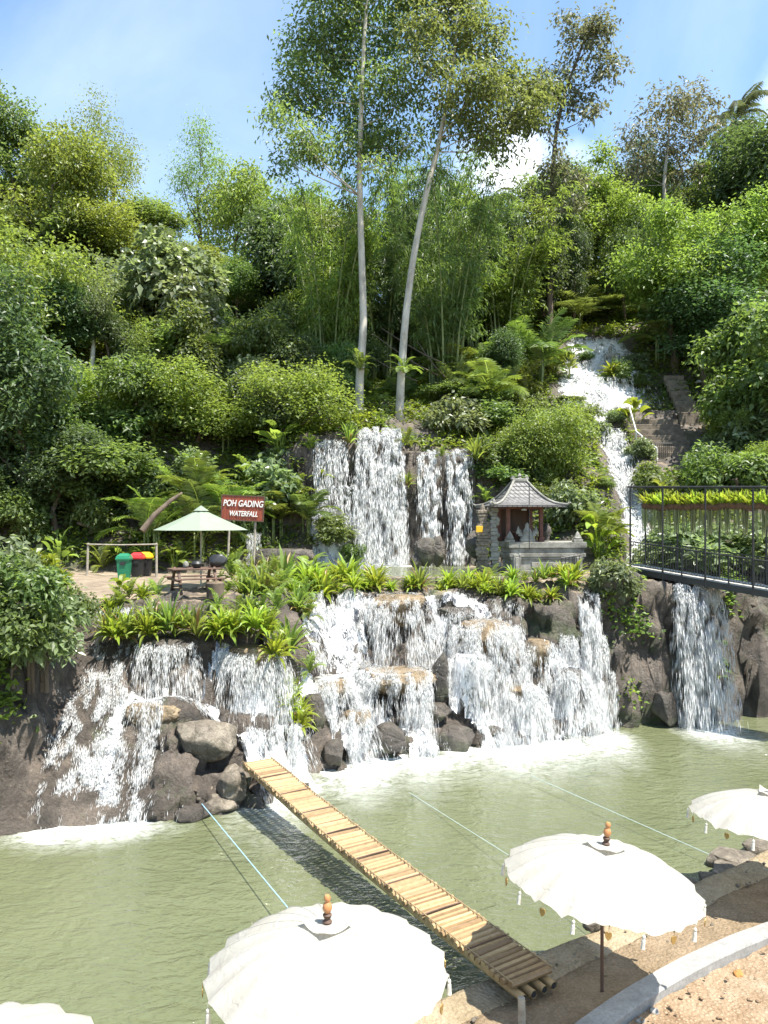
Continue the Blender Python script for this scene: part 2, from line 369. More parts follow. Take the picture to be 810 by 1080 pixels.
YTOP = ([c[0] for c in LOW], [c[1][-1][0] for c in LOW])
def height(x, y, rough=True):
    x = np.asarray(x, float).ravel(); y = np.asarray(y, float).ravel()
    u = 405+F*x/np.maximum(y, 8)
    lo = interp_cols(LOW, x, y); hi = interp_cols(HILL, u, y)
    yt = np.interp(x, *YTOP)
    z = np.where(y < yt, lo, np.maximum(lo, hi))
    if rough:
        n1 = fbm(x*.33, y*.33, z*.33, 4, 3); n2 = fbm(x*1.1+n1, y*1.1, z*1.1, 5, 9)
        casc = (y < yt+.3) & (z > -.95)
        flat = (~casc) & (hi < 6.2)
        amp1 = np.where(casc, .26, np.where(flat, .06, .8)); amp2 = np.where(casc, .30, np.where(flat, .05, .28))
        amp2 = np.where(casc & (x > 8.3), .55, amp2); amp1 = np.where(casc & (x > 8.3), .5, amp1); slab = np.exp(-((x+7.9)/1.2)**2)*(y < 24.5)
        amp1 = amp1*(1-.55*slab); amp2 = amp2*(1-.45*slab)
        cl = ((u > 300) & (u < 530) & (y > 38.5) & (y < 42.6)); amp1 = np.where(cl, .5, amp1); amp2 = np.where(cl, .55, amp2)
        up = np.exp(-((u-628)/45)**4)*np.exp(-((y-54)/4.2)**4)      # the broad upper cascade lies smooth
        z = z+(n1*amp1+n2*amp2)*np.clip((z+1)/.6, 0, 1)*(1-.75*up)
        rid = 1-np.abs(fbm(x*.9, y*.9, z*.7, 4, 31)); z = z+np.where(casc, (rid-.75)*.5, 0)*np.clip((z+.4)/.8, 0, 1)*(1-.6*slab)
    d = seg_dist(x, y, STREAM); z = z-.75*np.clip(1-(d/1.25)**2, 0, 1)
    st = (np.abs(u-706) < 44) & (y > 45) & (y < 50.5)
    z = np.where(st, np.minimum(z, 11.2+(y-45.5)*.62), z)
    behind = y < 7
    z = np.where(behind & (x > -12), -1, z)
    return z
def hz(x, y): return float(height([x], [y])[0])

def axis(lo, a, b, hi, fine, grow=1.28):
    mid = list(np.arange(a, b+1e-6, fine)); d = fine; l = []; p = a
    while p > lo: d *= grow; p -= d; l.append(p)
    r = []; d = fine; p = b
    while p < hi: d *= grow; p += d; r.append(p)
    return np.array(l[::-1]+mid+r)
def grid_mesh(name, xs, ys, zf, m, smooth=True, keep=None):
    X, Y = np.meshgrid(xs, ys); Z = zf(X.ravel(), Y.ravel())
    nx, ny = len(xs), len(ys); i = np.arange(nx*ny).reshape(ny, nx)
    T = np.stack([i[:-1,:-1], i[:-1,1:], i[1:,1:], i[1:,:-1]], -1).reshape(-1, 4)
    if keep is not None: T = T[keep(X.ravel()[T].mean(1), Y.ravel()[T].mean(1))]
    return raw_mesh(name, np.stack([X.ravel(), Y.ravel(), Z], 1), T, m, smooth), X, Y, Z
FX0, FX1, FY0, FY1, FD = -13.0, 19.0, 16.5, 58.5, .1
gx = axis(-130, FX0, FX1, 130, FD); gy = axis(4, FY0, FY1, 190, FD)
def hill_material():
    m, nt, out = mat('hillside_ground'); v = coords(nt)
    rk = [(.30, (.034, .028, .022)), (.5, (.105, .085, .067)), (.7, (.235, .19, .15))]
    f = noise(nt, v, .9, 9, .68, .4); rock = ramp(nt, f, rk)
    rock = mixc(nt, .55, rock, ramp(nt, noise(nt, v, 13, 5, .75), [(.3, (.25, .24, .23)), (.6, (1,)*3)]), 'MULTIPLY')
    geo = N(nt, 'ShaderNodeNewGeometry'); sx = N(nt, 'ShaderNodeSeparateXYZ'); L(nt, geo.outputs['Normal'], sx.inputs[0])
    ps = N(nt, 'ShaderNodeSeparateXYZ'); L(nt, geo.outputs['Position'], ps.inputs[0])
    dirt = ramp(nt, noise(nt, v, 1.6, 8, .7), [(.3, (.14, .105, .07)), (.55, (.30, .235, .165)), (.75, (.42, .345, .25))])
    flat = ramp(nt, sx.outputs[2], [(.86, (0,)*3), (.97, (1,)*3)])
    low = ramp(nt, math_(nt, 'MULTIPLY', ps.outputs[2], .1), [(.46, (0,)*3), (.5, (1,)*3)])
    col = mixc(nt, mixc(nt, 1.0, flat, low, 'MULTIPLY'), rock, dirt)
    moss = ramp(nt, noise(nt, v, .5, 6, .65, .7), [(.54, (0,)*3), (.66, (.75,)*3)])
    col = mixc(nt, moss, col, (.05, .075, .02))
    wet = N(nt, 'ShaderNodeAttribute', attribute_name='flow')
    col = mixc(nt, math_(nt, 'MULTIPLY', wet.outputs['Fac'], .5), col, (.06, .048, .038))
    p = N(nt, 'ShaderNodeBsdfPrincipled'); L(nt, col, p.inputs['Base Color'])
    L(nt, math_(nt, 'MULTIPLY_ADD', wet.outputs['Fac'], -.3, math_(nt, 'MULTIPLY_ADD', flat, .35, .52)), p.inputs['Roughness'])
    h = noise(nt, v, 2.6, 12, .74)
    L(nt, bump(nt, h, 1.0, .2), p.inputs['Normal']); L(nt, p.outputs[0], out.inputs[0]); return m
M['hill'] = hill_material()
hme, HX, HY, HZ = grid_mesh('hillside', gx, gy, height, M['hill'])
def roughen(me):
    # broken blocks of rock on the steep faces
    n = len(me.vertices); co = np.empty(n*3, np.float32); me.vertices.foreach_get('co', co); co = co.reshape(-1, 3).astype(float)
    no = np.empty(n*3, np.float32); me.vertex_normals.foreach_get('vector', no); no = no.reshape(-1, 3)
    x, y, z = co.T; u = 405+F*x/np.maximum(y, 8)
    sel = (x > -12.5) & (x < 18.5) & (y > 16.6) & (no[:,2] < .93) & (z > -.9) & ((y < np.interp(x, *YTOP)+.4) | ((u > 290) & (u < 545) & (y > 38) & (y < 43.5)))
    k = np.nonzero(sel)[0]; x, y, z = x[k], y[k], z[k]; w = fbm(x*.7, y*.7, z*.7, 3, 51)*.5
    f1, f2, v = worley(x*.85+w, y*.85, z*1.25+w*.6, 61); g1, g2, v2 = worley(x*2.3+w, y*2.3, z*3.2, 71)
    d = (v-.62)*.62+(v2-.5)*.20-.22*np.clip(.12-(f2-f1), 0, .12)/.12-.08*np.clip(.14-(g2-g1), 0, .14)/.14
    st = np.clip((.93-no[k,2])/.25, 0, 1); slab = 1-.6*np.exp(-((x+7.9)/1.4)**2)*(y < 24.5)
    co[k] += no[k]*(d*st*slab)[:, None]
    me.vertices.foreach_set('co', co.astype(np.float32).ravel()); me.update()
roughen(hme)
hillside = tag(link('hillside', hme), kind='structure')
ix0 = int(np.argmin(abs(gx-FX0))); ix1 = int(np.argmin(abs(gx-FX1))); iy0 = int(np.argmin(abs(gy-FY0))); iy1 = int(np.argmin(abs(gy-FY1)))
Hf = HZ.reshape(len(gy), len(gx))[iy0:iy1+1, ix0:ix1+1].copy()
fxs = gx[ix0:ix1+1]; fys = gy[iy0:iy1+1]
def bil(A, x, y):
    i = np.clip((x-FX0)/FD, 0, A.shape[1]-1.001); j = np.clip((y-FY0)/FD, 0, A.shape[0]-1.001)
    a = i.astype(int); b = j.astype(int); s = i-a; t = j-b
    return (A[b, a]*(1-s)+A[b, a+1]*s)*(1-t)+(A[b+1, a]*(1-s)+A[b+1, a+1]*s)*t

# ---------------------------------------------------------------- rocks
def rock_mesh(name, m, dims, seed, flat=0.0, sub=4, amp=.22, taper=0.0):
    b = bpy.data.meshes.new('t'); import bmesh
    bm = bmesh.new(); bmesh.ops.create_icosphere(bm, subdivisions=sub, radius=1)
    V = np.array([v.co[:] for v in bm.verts]); T = np.array([[v.index for v in f.verts] for f in bm.faces]); bm.free(); bpy.data.meshes.remove(b)
    q = np.sign(V)*np.abs(V)**.8; q = q/np.maximum(np.linalg.norm(q, axis=1)[:, None]**.35, .1)
    n = fbm(V[:,0]*.9+seed*7.1, V[:,1]*.9+seed*3.3, V[:,2]*.9, 3, seed); r = 1+amp*1.2*n
    n2 = fbm(V[:,0]*3+seed, V[:,1]*3, V[:,2]*3+seed, 4, seed+5); r = r+amp*.42*n2
    W = q*r[:, None]
    if flat: W[:,2] = np.where(W[:,2] > flat, flat+(W[:,2]-flat)*.15, W[:,2])
    gp_ = np.random.default_rng(seed+900)
    for _ in range(14 if amp > .18 else 7):
        p_ = gp_.normal(0, 1, 3); p_ /= np.linalg.norm(p_); dd = gp_.uniform(.62, .95); sv = W@p_-dd; W = W-p_*(np.maximum(sv, 0)*.88)[:, None]
    f1, f2, vv = worley(V[:,0]*2.2+seed, V[:,1]*2.2, V[:,2]*2.6, seed+3); W = W*(1-.05*np.clip(.15-(f2-f1), 0, .15)/.15+(vv-.5)*.05)[:, None]
    n4 = fbm(V[:,0]*7, V[:,1]*7, V[:,2]*7+seed, 3, seed+9); W = W*(1+.02*n4)[:, None]
    W = W*np.array(dims)
    if taper: k = 1+taper*np.clip(-W[:,2]/dims[2], 0, 1); W[:,0] *= k; W[:,1] *= k
    return raw_mesh(name, W, T, m, True)
CAPS = [  # px, top py, width px, depth, kind of thing it is
 (420, 627, 66, 28.5, .45, 'round stone at the head of the cascade, water fanning off its whole rim'),
 (512, 654, 62, 28.1, .45, 'flat tan topped stone below the fern row before the pavilion, water curtain under it'),
 (417, 704, 88, 27.0, .55, 'widest flat stone in the middle of the cascade with a ring of falling water'),
 (496, 690, 38, 27.3, .5, 'small wet ledge stone between the two flat topped stones of the cascade'),
 (566, 674, 30, 28.2, .5, 'little ledge stone between the tan topped stone and the tall side fall'),
 (347, 714, 44, 25.7, .5, 'low ledge stone under the steep white chute of the cascade'),
 (478, 640, 46, 28.8, .5, 'brown hump of rock in the cascade between the two topmost flat stones'),
 (163, 742, 62, 21.75, .35, 'ochre ledge stone catching the small fall below the planting bed'),
 (176, 674, 50, 23.1, .6, 'wet lip stone under the dense fern bed, small fall pouring over it'),
 (269, 681, 56, 23.45, .6, 'tan lip stone at the end of the fern bed, water curtain falling from it'),
 (548, 722, 46, 27.5, .5, 'flat stone low on the cascade below the little ledge stone'),
 (456, 742, 38, 26.5, .5, 'low flat stone close beside the widest flat stone of the cascade'),
 (374, 748, 36, 25.4, .5, 'lowest ledge stone of the white chute near the pool'),
 (603, 706, 30, 28.0, .5, 'small ledge stone inside the tall narrow side fall')]
NOFILM = np.zeros(Hf.shape, bool); Hs = Hf.copy(); FXX, FYY = np.meshgrid(fxs, fys)
caps = []; CAPTOP = np.zeros(Hf.shape, bool)
for k, (px, py, w, Y, hh, lab) in enumerate(CAPS):
    X, Z, r = at(px, Y), zat(py, Y), w/F*Y/2
    g = hz(X, Y+.2); H = min(max(Z-g+.6, .9), 1.7)
    ry = r*(.78 if k != 7 else .6)
    m = M['rock_tan'] if k in (0, 1, 2, 3, 4, 5, 7, 9, 10, 12) else M['rock']
    me = rock_mesh('cascade_stone', m, (r, ry, H/2), 40+k, .66, 5, .13, -.30)
    z1 = max(v.co.z for v in me.vertices)
    o = link('cascade_stone', me, None, (X, Y, Z-z1)); tag(o, lab, 'stone'); caps.append((X, Y, Z, r, ry))
    q = ((FXX-X)/r)**2+((FYY-Y)/ry)**2
    CAPTOP |= (q < 1.0) & (k not in (3, 4, 5, 6)) & (FYY < Y+ry*.5)
    Hs = np.where(q < .85, np.maximum(Hs, Z-.03), Hs)
BOULD = [ # px, py centre, width px, height px, depth, mat, label
 (216, 777, 80, 44, 21.5, 'rock_dry', 'big rounded dry boulder perched above the far end of the bamboo bridge'),
 (214, 834, 50, 22, 21.0, 'rock_dry', 'lumpy grey rock directly below the big rounded boulder'),
 (244, 830, 50, 40, 20.9, 'rock_dry', 'craggy grey rock carrying the far end of the bamboo bridge'),
 (226, 850, 50, 26, 20.6, 'rock_dry', 'brown hollowed rock at the water line below the bridge end'),
 (205, 858, 44, 22, 20.0, 'rock', 'small dark rock at the slab foot where the blue rope is tied'),
 (408, 781, 40, 42, 25.2, 'rock', 'dark round rock in the foam below the widest flat stone'),
 (480, 779, 48, 34, 26.2, 'rock', 'low jagged black rock at the foot of the cascade'),
 (334, 750, 24, 44, 24.5, 'rock', 'dark leaning rock splitting the white chute beside the bridge'),
 (352, 795, 34, 34, 24.0, 'rock', 'small wet rock at the pool edge under the steep chute'),
 (463, 716, 22, 54, 27.0, 'rock', 'narrow dark rock right beside the widest flat stone'),
 (700, 745, 30, 40, 28.9, 'rock', 'mossy rock at the cliff foot beside the single fall under the footbridge'),
 (650, 618, 66, 44, 29.9, 'rock', 'rough grey rock between the fern row and the footbridge end')]
for k, (px, py, w, h, Y, m, lab) in enumerate(BOULD):
    rx, rz = w/F*Y/2, h/F*Y/2
    me = rock_mesh('boulder', M[m], (rx, rx*.8, rz), 80+k, 0, 4, .24 if k == 0 else .42)
    X, Z = at(px, Y), zat(py, Y)
    o = link('boulder', me, None, (X, Y, Z), (0, 0, k)); tag(o, lab, 'boulder')
    q = ((FXX-X)/rx)**2+((FYY-Y)/(rx*.8))**2
    if k < 4 or k in (5, 6, 7, 8): NOFILM |= q < 1.15
    Hs = np.where(q < .95, np.maximum(Hs, Z+rz*np.sqrt(np.clip(1-q, 0, 1))), Hs)

# ---------------------------------------------------------------- falling water
def simulate(lines, T=170, dt=.022, seed=1, stop_z=.0, fric=.955, spread=.12):
    """drops leave a lip, fall, slide down the rocks; returns positions, velocities, life and contact per step"""
    g = np.random.default_rng(seed); P0, V0 = [], []
    for (x0, y0, z0, x1, y1, z1, n, vx, vy, *fan) in lines:
        s = g.random(n); s = np.clip(s+.06*np.sin(s*37+seed)+.03*np.sin(s*91), 0, 1)
        p = np.stack([x0+(x1-x0)*s, y0+(y1-y0)*s, z0+(z1-z0)*s], 1)+g.normal(0, 1, (n, 3))*np.array([.05, .05, .015])
        P0.append(p); p[:,2] += .10*vnoise(s*9+n, s*0, None, seed)-(abs(s-.5)*2)**2.5*(fan[1] if len(fan) > 1 else .04)
        V0.append(np.stack([vx+(fan[0] if fan else 0)*(s-.5)+g.normal(0, .12, n), vy+g.normal(0, spread*1.6, n), g.normal(0, .1, n)+(np.abs(g.normal(0, fan[2], n)) if len(fan) > 2 else 0)], 1))
    p = np.concatenate(P0); v = np.concatenate(V0); n = len(p); alive = np.ones(n, bool)
    Ps, Vs, A, C = [], [], [], []
    for t in range(T):
        v[:,2] -= 9.8*dt; v *= .995; p = p+v*dt*alive[:, None]
        h = bil(Hs, p[:,0], p[:,1])+.02; con = p[:,2] < h
        if con.any():
            e = .12; hx = (bil(Hs, p[:,0]+e, p[:,1])-bil(Hs, p[:,0]-e, p[:,1]))/(2*e); hy = (bil(Hs, p[:,0], p[:,1]+e)-bil(Hs, p[:,0], p[:,1]-e))/(2*e)
            nn = np.stack([-hx, -hy, np.ones(n)], 1); nn /= np.linalg.norm(nn, axis=1)[:, None]
            deep = h-p[:,2]
            vn = (v*nn).sum(1); bounce = g.random(n)*.28
            v2 = v-nn*(vn*(1+bounce))[:, None]*(vn < 0)[:, None]
            v2 = v2*fric+g.normal(0, .16, (n, 3))+np.array([0, -.035, .02])
            v = np.where(con[:, None], v2, v)
            steep = deep > .6
            p[:,1] = np.where(con & steep, p[:,1]-.1, p[:,1])
            p[:,2] = np.where(con & ~steep, h, p[:,2])
        alive &= (p[:,2] > stop_z) & ~(bil(NOFILM.astype(float), p[:,0], p[:,1]) > .5)
        Ps.append(p.astype(np.float32).copy()); Vs.append(v.astype(np.float32).copy()); A.append(alive.copy()); C.append(con.copy())
    return np.array(Ps), np.array(Vs), np.array(A), np.array(C)
FLOW = np.zeros_like(Hf); LAND = []
def drops_mesh(name, sim, count, size=(.012, .036), ln=(.035, .075), parent=None, seed=3, slide=.5, clump=2.2, gap=(1.5, .95)):
    Ps, Vs, A, C = sim; g = np.random.default_rng(seed); T, n = A.shape
    t = g.integers(1, T, count*3); i = g.integers(0, n, count*3)
    ok = A[t, i] & (g.random(count*3) < np.where(C[t, i], slide, 1.0)); t, i = t[ok], i[ok]
    p = Ps[t, i]; 
    nz = vnoise(p[:,0]*clump*2.2, p[:,1]*clump*1.2, p[:,2]*clump*.75, 77)+.6*vnoise(p[:,0]*9, p[:,1]*4, p[:,2]*3.5, 78)   # drops gather into strings
    ok = (nz > g.random(len(nz))*gap[0]-gap[1]) & ~((bil(CAPTOP.astype(float), p[:,0], p[:,1]) > .5) & C[t, i]); t, i, p = t[ok][:count], i[ok][:count], p[ok][:count]
    v = Vs[t, i]; sp = np.linalg.norm(v, axis=1)+1e-3; d = v/sp[:, None]
    k = len(p); p = p+g.normal(0, .02, (k, 3))
    big = g.random(k)**2.2; w = size[0]+(size[1]-size[0])*big
    l = np.clip(sp*g.uniform(*ln, k), w*1.0, .45)
    a = np.cross(d, g.normal(0, 1, (k, 3))); a /= np.linalg.norm(a, axis=1)[:, None]+1e-6; b = np.cross(d, a)
    l, w = l[:, None], w[:, None]
    V = np.stack([p+d*l*.5, p+a*w*.5, p+(-a*.5+b*.87)*w*.5, p+(-a*.5-b*.87)*w*.5, p-d*l*.6], 1).reshape(-1, 3)
    base = np.arange(k)[:, None]*5
    T6 = np.array([[0,1,2],[0,2,3],[0,3,1],[4,2,1],[4,3,2],[4,1,3]])
    Tt = (base[:, :, None]+T6[None]).reshape(-1, 3)
    return link(name, raw_mesh(name, V, Tt, M['white_water'], True), parent)
def blur(Aa, k=2):
    for _ in range(k):
        Aa = (Aa+np.roll(Aa, 1, 0)+np.roll(Aa, -1, 0)+np.roll(Aa, 1, 1)+np.roll(Aa, -1, 1))/5
    return Aa
def film(name, sim, parent, thr=.12, off=.05, gain=1.0, falls=False):
    """the sheet of white water that hugs the rock where many drops slide"""
    global FLOW
    Ps, Vs, A, C = sim; q = np.zeros_like(Hf)
    sel = A & (C | np.roll(C, -2, 0) | np.roll(C, 2, 0))
    p = Ps[sel]; i = ((p[:,0]-FX0)/FD).astype(int); j = ((p[:,1]-FY0)/FD).astype(int)
    ok = (i >= 0) & (j >= 0) & (i < q.shape[1]) & (j < q.shape[0]); np.add.at(q, (j[ok], i[ok]), 1)
    q = blur(q, 2); q[NOFILM | CAPTOP] = 0; q = np.clip(np.sqrt(q/max(np.percentile(q[q > 0], 92), 1e-6)), 0, 1)*gain
    FLOW = np.maximum(FLOW, np.clip(q, 0, 1))
    ny, nx = q.shape; idx = np.arange(nx*ny).reshape(ny, nx)
    keep = (q[:-1,:-1]+q[1:,:-1]+q[:-1,1:]+q[1:,1:])/4 > thr
    Tq = np.stack([idx[:-1,:-1], idx[:-1,1:], idx[1:,1:], idx[1:,:-1]], -1)[keep]
    Zs = blur(Hs, 1)+off; gyv, gxv = np.gradient(Zs, FD); nl = np.sqrt(1+gxv**2+gyv**2)
    V = np.stack([FXX-gxv/nl*off, FYY-gyv/nl*off, Zs], -1).reshape(-1, 3)
    used, inv = np.unique(Tq.ravel(), return_inverse=True)
    me = raw_mesh(name, V[used], inv.reshape(-1, 4), M['foam_film'], True)
    at_ = me.attributes.new('flow', 'FLOAT', 'POINT'); at_.data.foreach_set('value', q.ravel()[used].astype(np.float32))
    return link(name, me, parent)
def landing(sim):
    Ps, Vs, A, C = sim; last = A.sum(0); ok = (last > 1) & (last < A.shape[0]); k = np.nonzero(ok)[0]
    p = Ps[np.minimum(last[k], A.shape[0]-1), k]; LAND.append(p[:, :2])
def waterfall(label, lines, count, group=None, seed=1, T=170, thr=.12, size=(.004, .017), stop_z=0.0, land=True, slide=.5, fric=.955, mk_film=True, gain=1.0, spread=.12, ln=(.04, .10), gap=(1.5, .95)):
    l0 = lines[0]; t = thing('waterfall', label, 'waterfall', (0, 0, 0), 0, group)
    sim = simulate(lines, T, seed=seed, stop_z=stop_z, fric=fric, spread=spread)
    drops_mesh('white_water', sim, count, size, ln, t, seed, slide, 2.2, gap)
    if mk_film: film('water_sheet', sim, t, thr, gain=gain)
    if land: landing(sim)
    return t
def rim(k, n, v=.75, a0=185, a1=355, up=-.17):
    X, Y, Z, r, ry = caps[k]; out = []
    for a in np.linspace(a0, a1, 12)[:-1]:
        b = a+(a1-a0)/11; c = (a+b)/2
        out.append((X+r*1.05*math.cos(R(a)), Y+ry*1.05*math.sin(R(a)), Z+up, X+r*1.05*math.cos(R(b)), Y+ry*1.05*math.sin(R(b)), Z+up, n//11, v*math.cos(R(c)), v*math.sin(R(c))))
    return out
main = []
for k, n in ((0, 2600), (1, 2200), (2, 3000), (3, 1100), (4, 800), (5, 1300), (6, 800), (10, 1500), (11, 1200), (12, 1200), (13, 700)): main += rim(k, n)
main += [(-2.9, 28.4, 5.1, -1.0, 29.0, 5.1, 2200, .1, -1.0), (-1.0, 29.0, 5.0, 3.2, 29.3, 5.0, 500, 0, -.8), (2.6, 29.2, 4.7, 5.2, 29.3, 4.7, 500, 0, -.8),
         (-1.9, 27.2, 3.4, 4.8, 28.2, 3.6, 800, 0, -.7), (-2.6, 25.0, 2.3, -.8, 26.3, 2.5, 1900, -.1, -.7), (-2.4, 24.3, 1.5, -.9, 25.3, 1.4, 1300, 0, -.6), (-1.2, 26.6, 2.3, -.2, 26.9, 2.3, 900, 0, -.6), (2.6, 27.3, 2.5, 6.3, 28.2, 2.5, 1000, 0, -.7), (2.4, 26.9, 1.6, 6.2, 27.8, 1.8, 900, 0, -.6), (-1.6, 23.7, .08, 2.2, 25.6, .08, 900, 0, -.5, .5, 0, 1.5), (2.2, 26.0, .08, 8.4, 27.7, .08, 1300, 0, -.5, .5, 0, 1.5)]
waterfall('broad stepped cascade pouring white over round flat stones into the green pool', main, 275000, seed=4, thr=.2, gain=.62, gap=(1.05, .46), fric=.93)
waterfall('tall narrow fall widening down the rock face between the stepped cascade and the cliff', [(7.35, 28.85, 5.0, 7.95, 28.9, 5.0, 1500, 0, -.75), (6.5, 28.5, 3.6, 8.2, 28.5, 3.4, 1300, 0, -.5), (6.0, 28.3, 2.2, 8.5, 28.4, 2.2, 900, 0, -.4)], 62000, seed=5, thr=.14, gain=.85, gap=(1.15, .62))
waterfall('single fall dropping from under the black metal footbridge', [(11.15, 29.55, 5.35, 12.75, 29.5, 5.35, 1500, 0, -.9, .5, .1), (11.3, 29.5, 5.3, 12.4, 29.5, 5.3, 700, 0, -.9), (11.1, 28.9, .08, 12.9, 28.9, .08, 500, 0, -.4, 1, 0, 1.4)], 42000, seed=6, mk_film=False, size=(.006, .026), gap=(.85, .25), spread=.3)
waterfall('thin fall from the fern bed lip onto the ochre ledge', rim(8, 900, .6) + [(-6.7, 21.4, 2.8, -5.9, 21.5, 2.8, 260, 0, -.5)], 15000, seed=7, thr=.3, fric=.86, slide=.2, gain=.4)
waterfall('curtain fall from the tan lip stone spilling down beside the bamboo bridge', rim(9, 1500, .7) + [(-4.5, 22.9, 2.3, -2.7, 23.6, 2.3, 1700, .25, -.7), (-3.9, 22, 1.8, -2.5, 22.9, 1.7, 900, .2, -.6)], 52000, seed=8, thr=.16, gain=.7, gap=(1.2, .7), fric=.9, slide=.4)
waterfall('brown wet rock slab with thin white water sliding down beside the shaded cliff', [(-8.95, 24.2, 4.9, -7.4, 24.6, 5.0, 1400, 0, -.8), (-8.7, 22.6, 3.4, -7.2, 22.0, 2.9, 1500, 0, -.5), (-9.2, 20.9, 1.9, -5.0, 20.8, 1.5, 2600, 0, -.5), (-9.2, 21.8, 2.6, -8.0, 21.4, 2.2, 900, 0, -.4), (-6.6, 21.2, 2.0, -5.6, 20.9, 1.8, 350, 0, -.5), (-8.9, 21, 2.0, -7.0, 20.9, 1.8, 500, 0, -.5)], 38000, seed=9, mk_film=False, gap=(.9, .32), slide=.3, fric=.88)
waterfall('highest and widest of the three upper falls, dropping straight below the pale trunks', [(at(381,41.7), 41.55, 12.75, at(420,41.7), 41.5, 12.75, 3600, 0, -1.0, .55, .12), (-1.6, 40.2, 5.4, .9, 40.2, 5.4, 900, 0, -.6, 1.5, 0, 1.9)], 62000, seed=10, stop_z=5.35, land=False, mk_film=False, size=(.007, .032), ln=(.03, .08), spread=.3, gap=(1.0, .5))
waterfall('slanting upper fall beside the tallest one, bending towards its foot', [(at(334,41), 41.0, 12.0, at(362,41), 41.1, 12.1, 1700, .12, -.8, .5, .1), (at(338,41), 40.6, 9.6, at(372,41), 40.6, 9.6, 900, .3, -.5), (at(362,41), 40.4, 8, at(384,41), 40.4, 8, 700, .25, -.4)], 13000, seed=11, stop_z=5.35, land=False, thr=.3, size=(.008, .036), gain=.7)
waterfall('twin streamed upper fall between the tallest fall and the pavilion roof', [(at(441,41.2), 41.25, 11.45, at(464,41.2), 41.2, 11.45, 1300, -.03, -.7, -.2, .05), (at(470,41.2), 41.2, 11.5, at(497,41.2), 41.2, 11.5, 1300, 0, -.7, -.25, .05), (at(452,41), 40.7, 9.0, at(462,41), 40.7, 9, 500, 0, -.3), (at(478,41), 40.7, 9.3, at(490,41), 40.7, 9.3, 500, -.05, -.3)], 30000, seed=12, stop_z=5.35, land=False, mk_film=False, size=(.008, .036), gap=(.8, .3))
waterfall('small spout splashing behind the pale green parasol', [(at(262,37.6), 37.6, 7.1, at(274,37.6), 37.6, 7.1, 500, 0, -.8)], 1500, seed=13, stop_z=5.2, land=False, mk_film=False, T=60)
waterfall('broad upper hillside cascade spreading around the seated stone statue', [(at(600,57.6), 57.4, 21.4, at(652,57.6), 57.4, 21.4, 1500, 0, -.8), (at(592,55), 54.5, 19, at(660,55), 54.5, 19.2, 1900, 0, -.8), (at(590,53), 52.6, 17.6, at(664,53), 52.6, 17.6, 1800, 0, -.7)], 11000, seed=14, T=110, stop_z=15.3, land=False, thr=.06, gain=.8, size=(.02, .055))
waterfall('narrow stream tumbling from the upper cascade down to the footbridge', [(at(616,51), 51.0, 16, at(640,51), 51, 16, 1600, .05, -.7), (13.3, 48, 13.5, 15.0, 48, 13.5, 900, 0, -.5), (13.2, 44, 10.5, 14.4, 44, 10.5, 900, 0, -.5), (12.8, 40.5, 7.8, 13.8, 40.5, 7.8, 800, 0, -.5), (12.1, 37, 6.4, 13.2, 37, 6.4, 700, 0, -.5)], 14000, seed=15, T=200, stop_z=5.0, land=False, thr=.08, gain=.75, size=(.02, .06))
fl = np.zeros((len(gy), len(gx)), np.float32); fl[iy0:iy1+1, ix0:ix1+1] = FLOW
a_ = hme.attributes.new('flow', 'FLOAT', 'POINT'); a_.data.foreach_set('value', fl.ravel())

# ---------------------------------------------------------------- pool with its foam
px_ = axis(-60, -13, 20, 60, .15); py_ = axis(-40, 9, 33, 40, .15)
pme, PX, PY, PZ = grid_mesh('water', px_, py_, lambda x, y: 0*x, M['pool'])
land = np.concatenate(LAND); fo = np.zeros((len(py_), len(px_)))
g_ = np.random.default_rng(5)
jx = np.searchsorted(px_, land[:,0]+g_.normal(0, .12, len(land))); reach = g_.exponential(.5, len(land))
jy = np.searchsorted(py_, land[:,1]-.15-reach*np.where(land[:,0] < -4, .45, 1.5))
np.add.at(fo, (np.clip(jy, 0, len(py_)-1), np.clip(jx, 0, len(px_)-1)), 1)
fo = blur(fo, 7); fo = np.clip(np.sqrt(fo/np.percentile(fo[fo > 0], 93)), 0, 1.1)
a_ = pme.attributes.new('foam', 'FLOAT', 'POINT'); a_.data.foreach_set('value', fo.ravel().astype(np.float32))
tag(link('water', pme), kind='structure')
ume, _, _, _ = grid_mesh('water', np.arange(-3.4, 5.6, .3), np.arange(31.5, 41.6, .3), lambda x, y: 0*x, M['pool'])
a_ = ume.attributes.new('foam', 'FLOAT', 'POINT')
uv = np.array([v.co[:2] for v in ume.vertices]); a_.data.foreach_set('value', (.95*np.exp(-((uv[:,1]-40.3)/.8)**2)*(uv[:,0] < 2.5)).astype(np.float32))
tag(link('water', ume, None, (0, 0, 5.36)), kind='structure')
# ---------------------------------------------------------------- plants: shapes
VR = np.random.default_rng(21)
def unit(a): return a/(np.linalg.norm(a, axis=-1, keepdims=True)+1e-9)
def leaf_quads(pos, d, n, Ln, W, fold=.12, droop=.25):
    """kite shaped leaves folded along the midrib"""
    d = unit(d); s = unit(np.cross(d, n)); nn = np.cross(s, d); Ln = np.asarray(Ln)[:, None]; W = np.asarray(W)[:, None]
    tip = pos+d*Ln; tip[:,2] -= (droop*Ln)[:,0]
    mid = pos+d*Ln*.42; mid[:,2] -= (droop*Ln*.15)[:,0]
    V = np.stack([pos, mid+s*W*.5+nn*fold*W, tip, mid-s*W*.5+nn*fold*W], 1).reshape(-1, 3)
    b = np.arange(len(pos))[:, None]*4
    return V, np.concatenate([b+np.array([[0,1,2]]), b+np.array([[0,2,3]])])
def join(parts):
    V, T, o = [], [], 0
    for v, t in parts: V.append(v); T.append(t+o); o += len(v)
    return np.concatenate(V), np.concatenate(T)
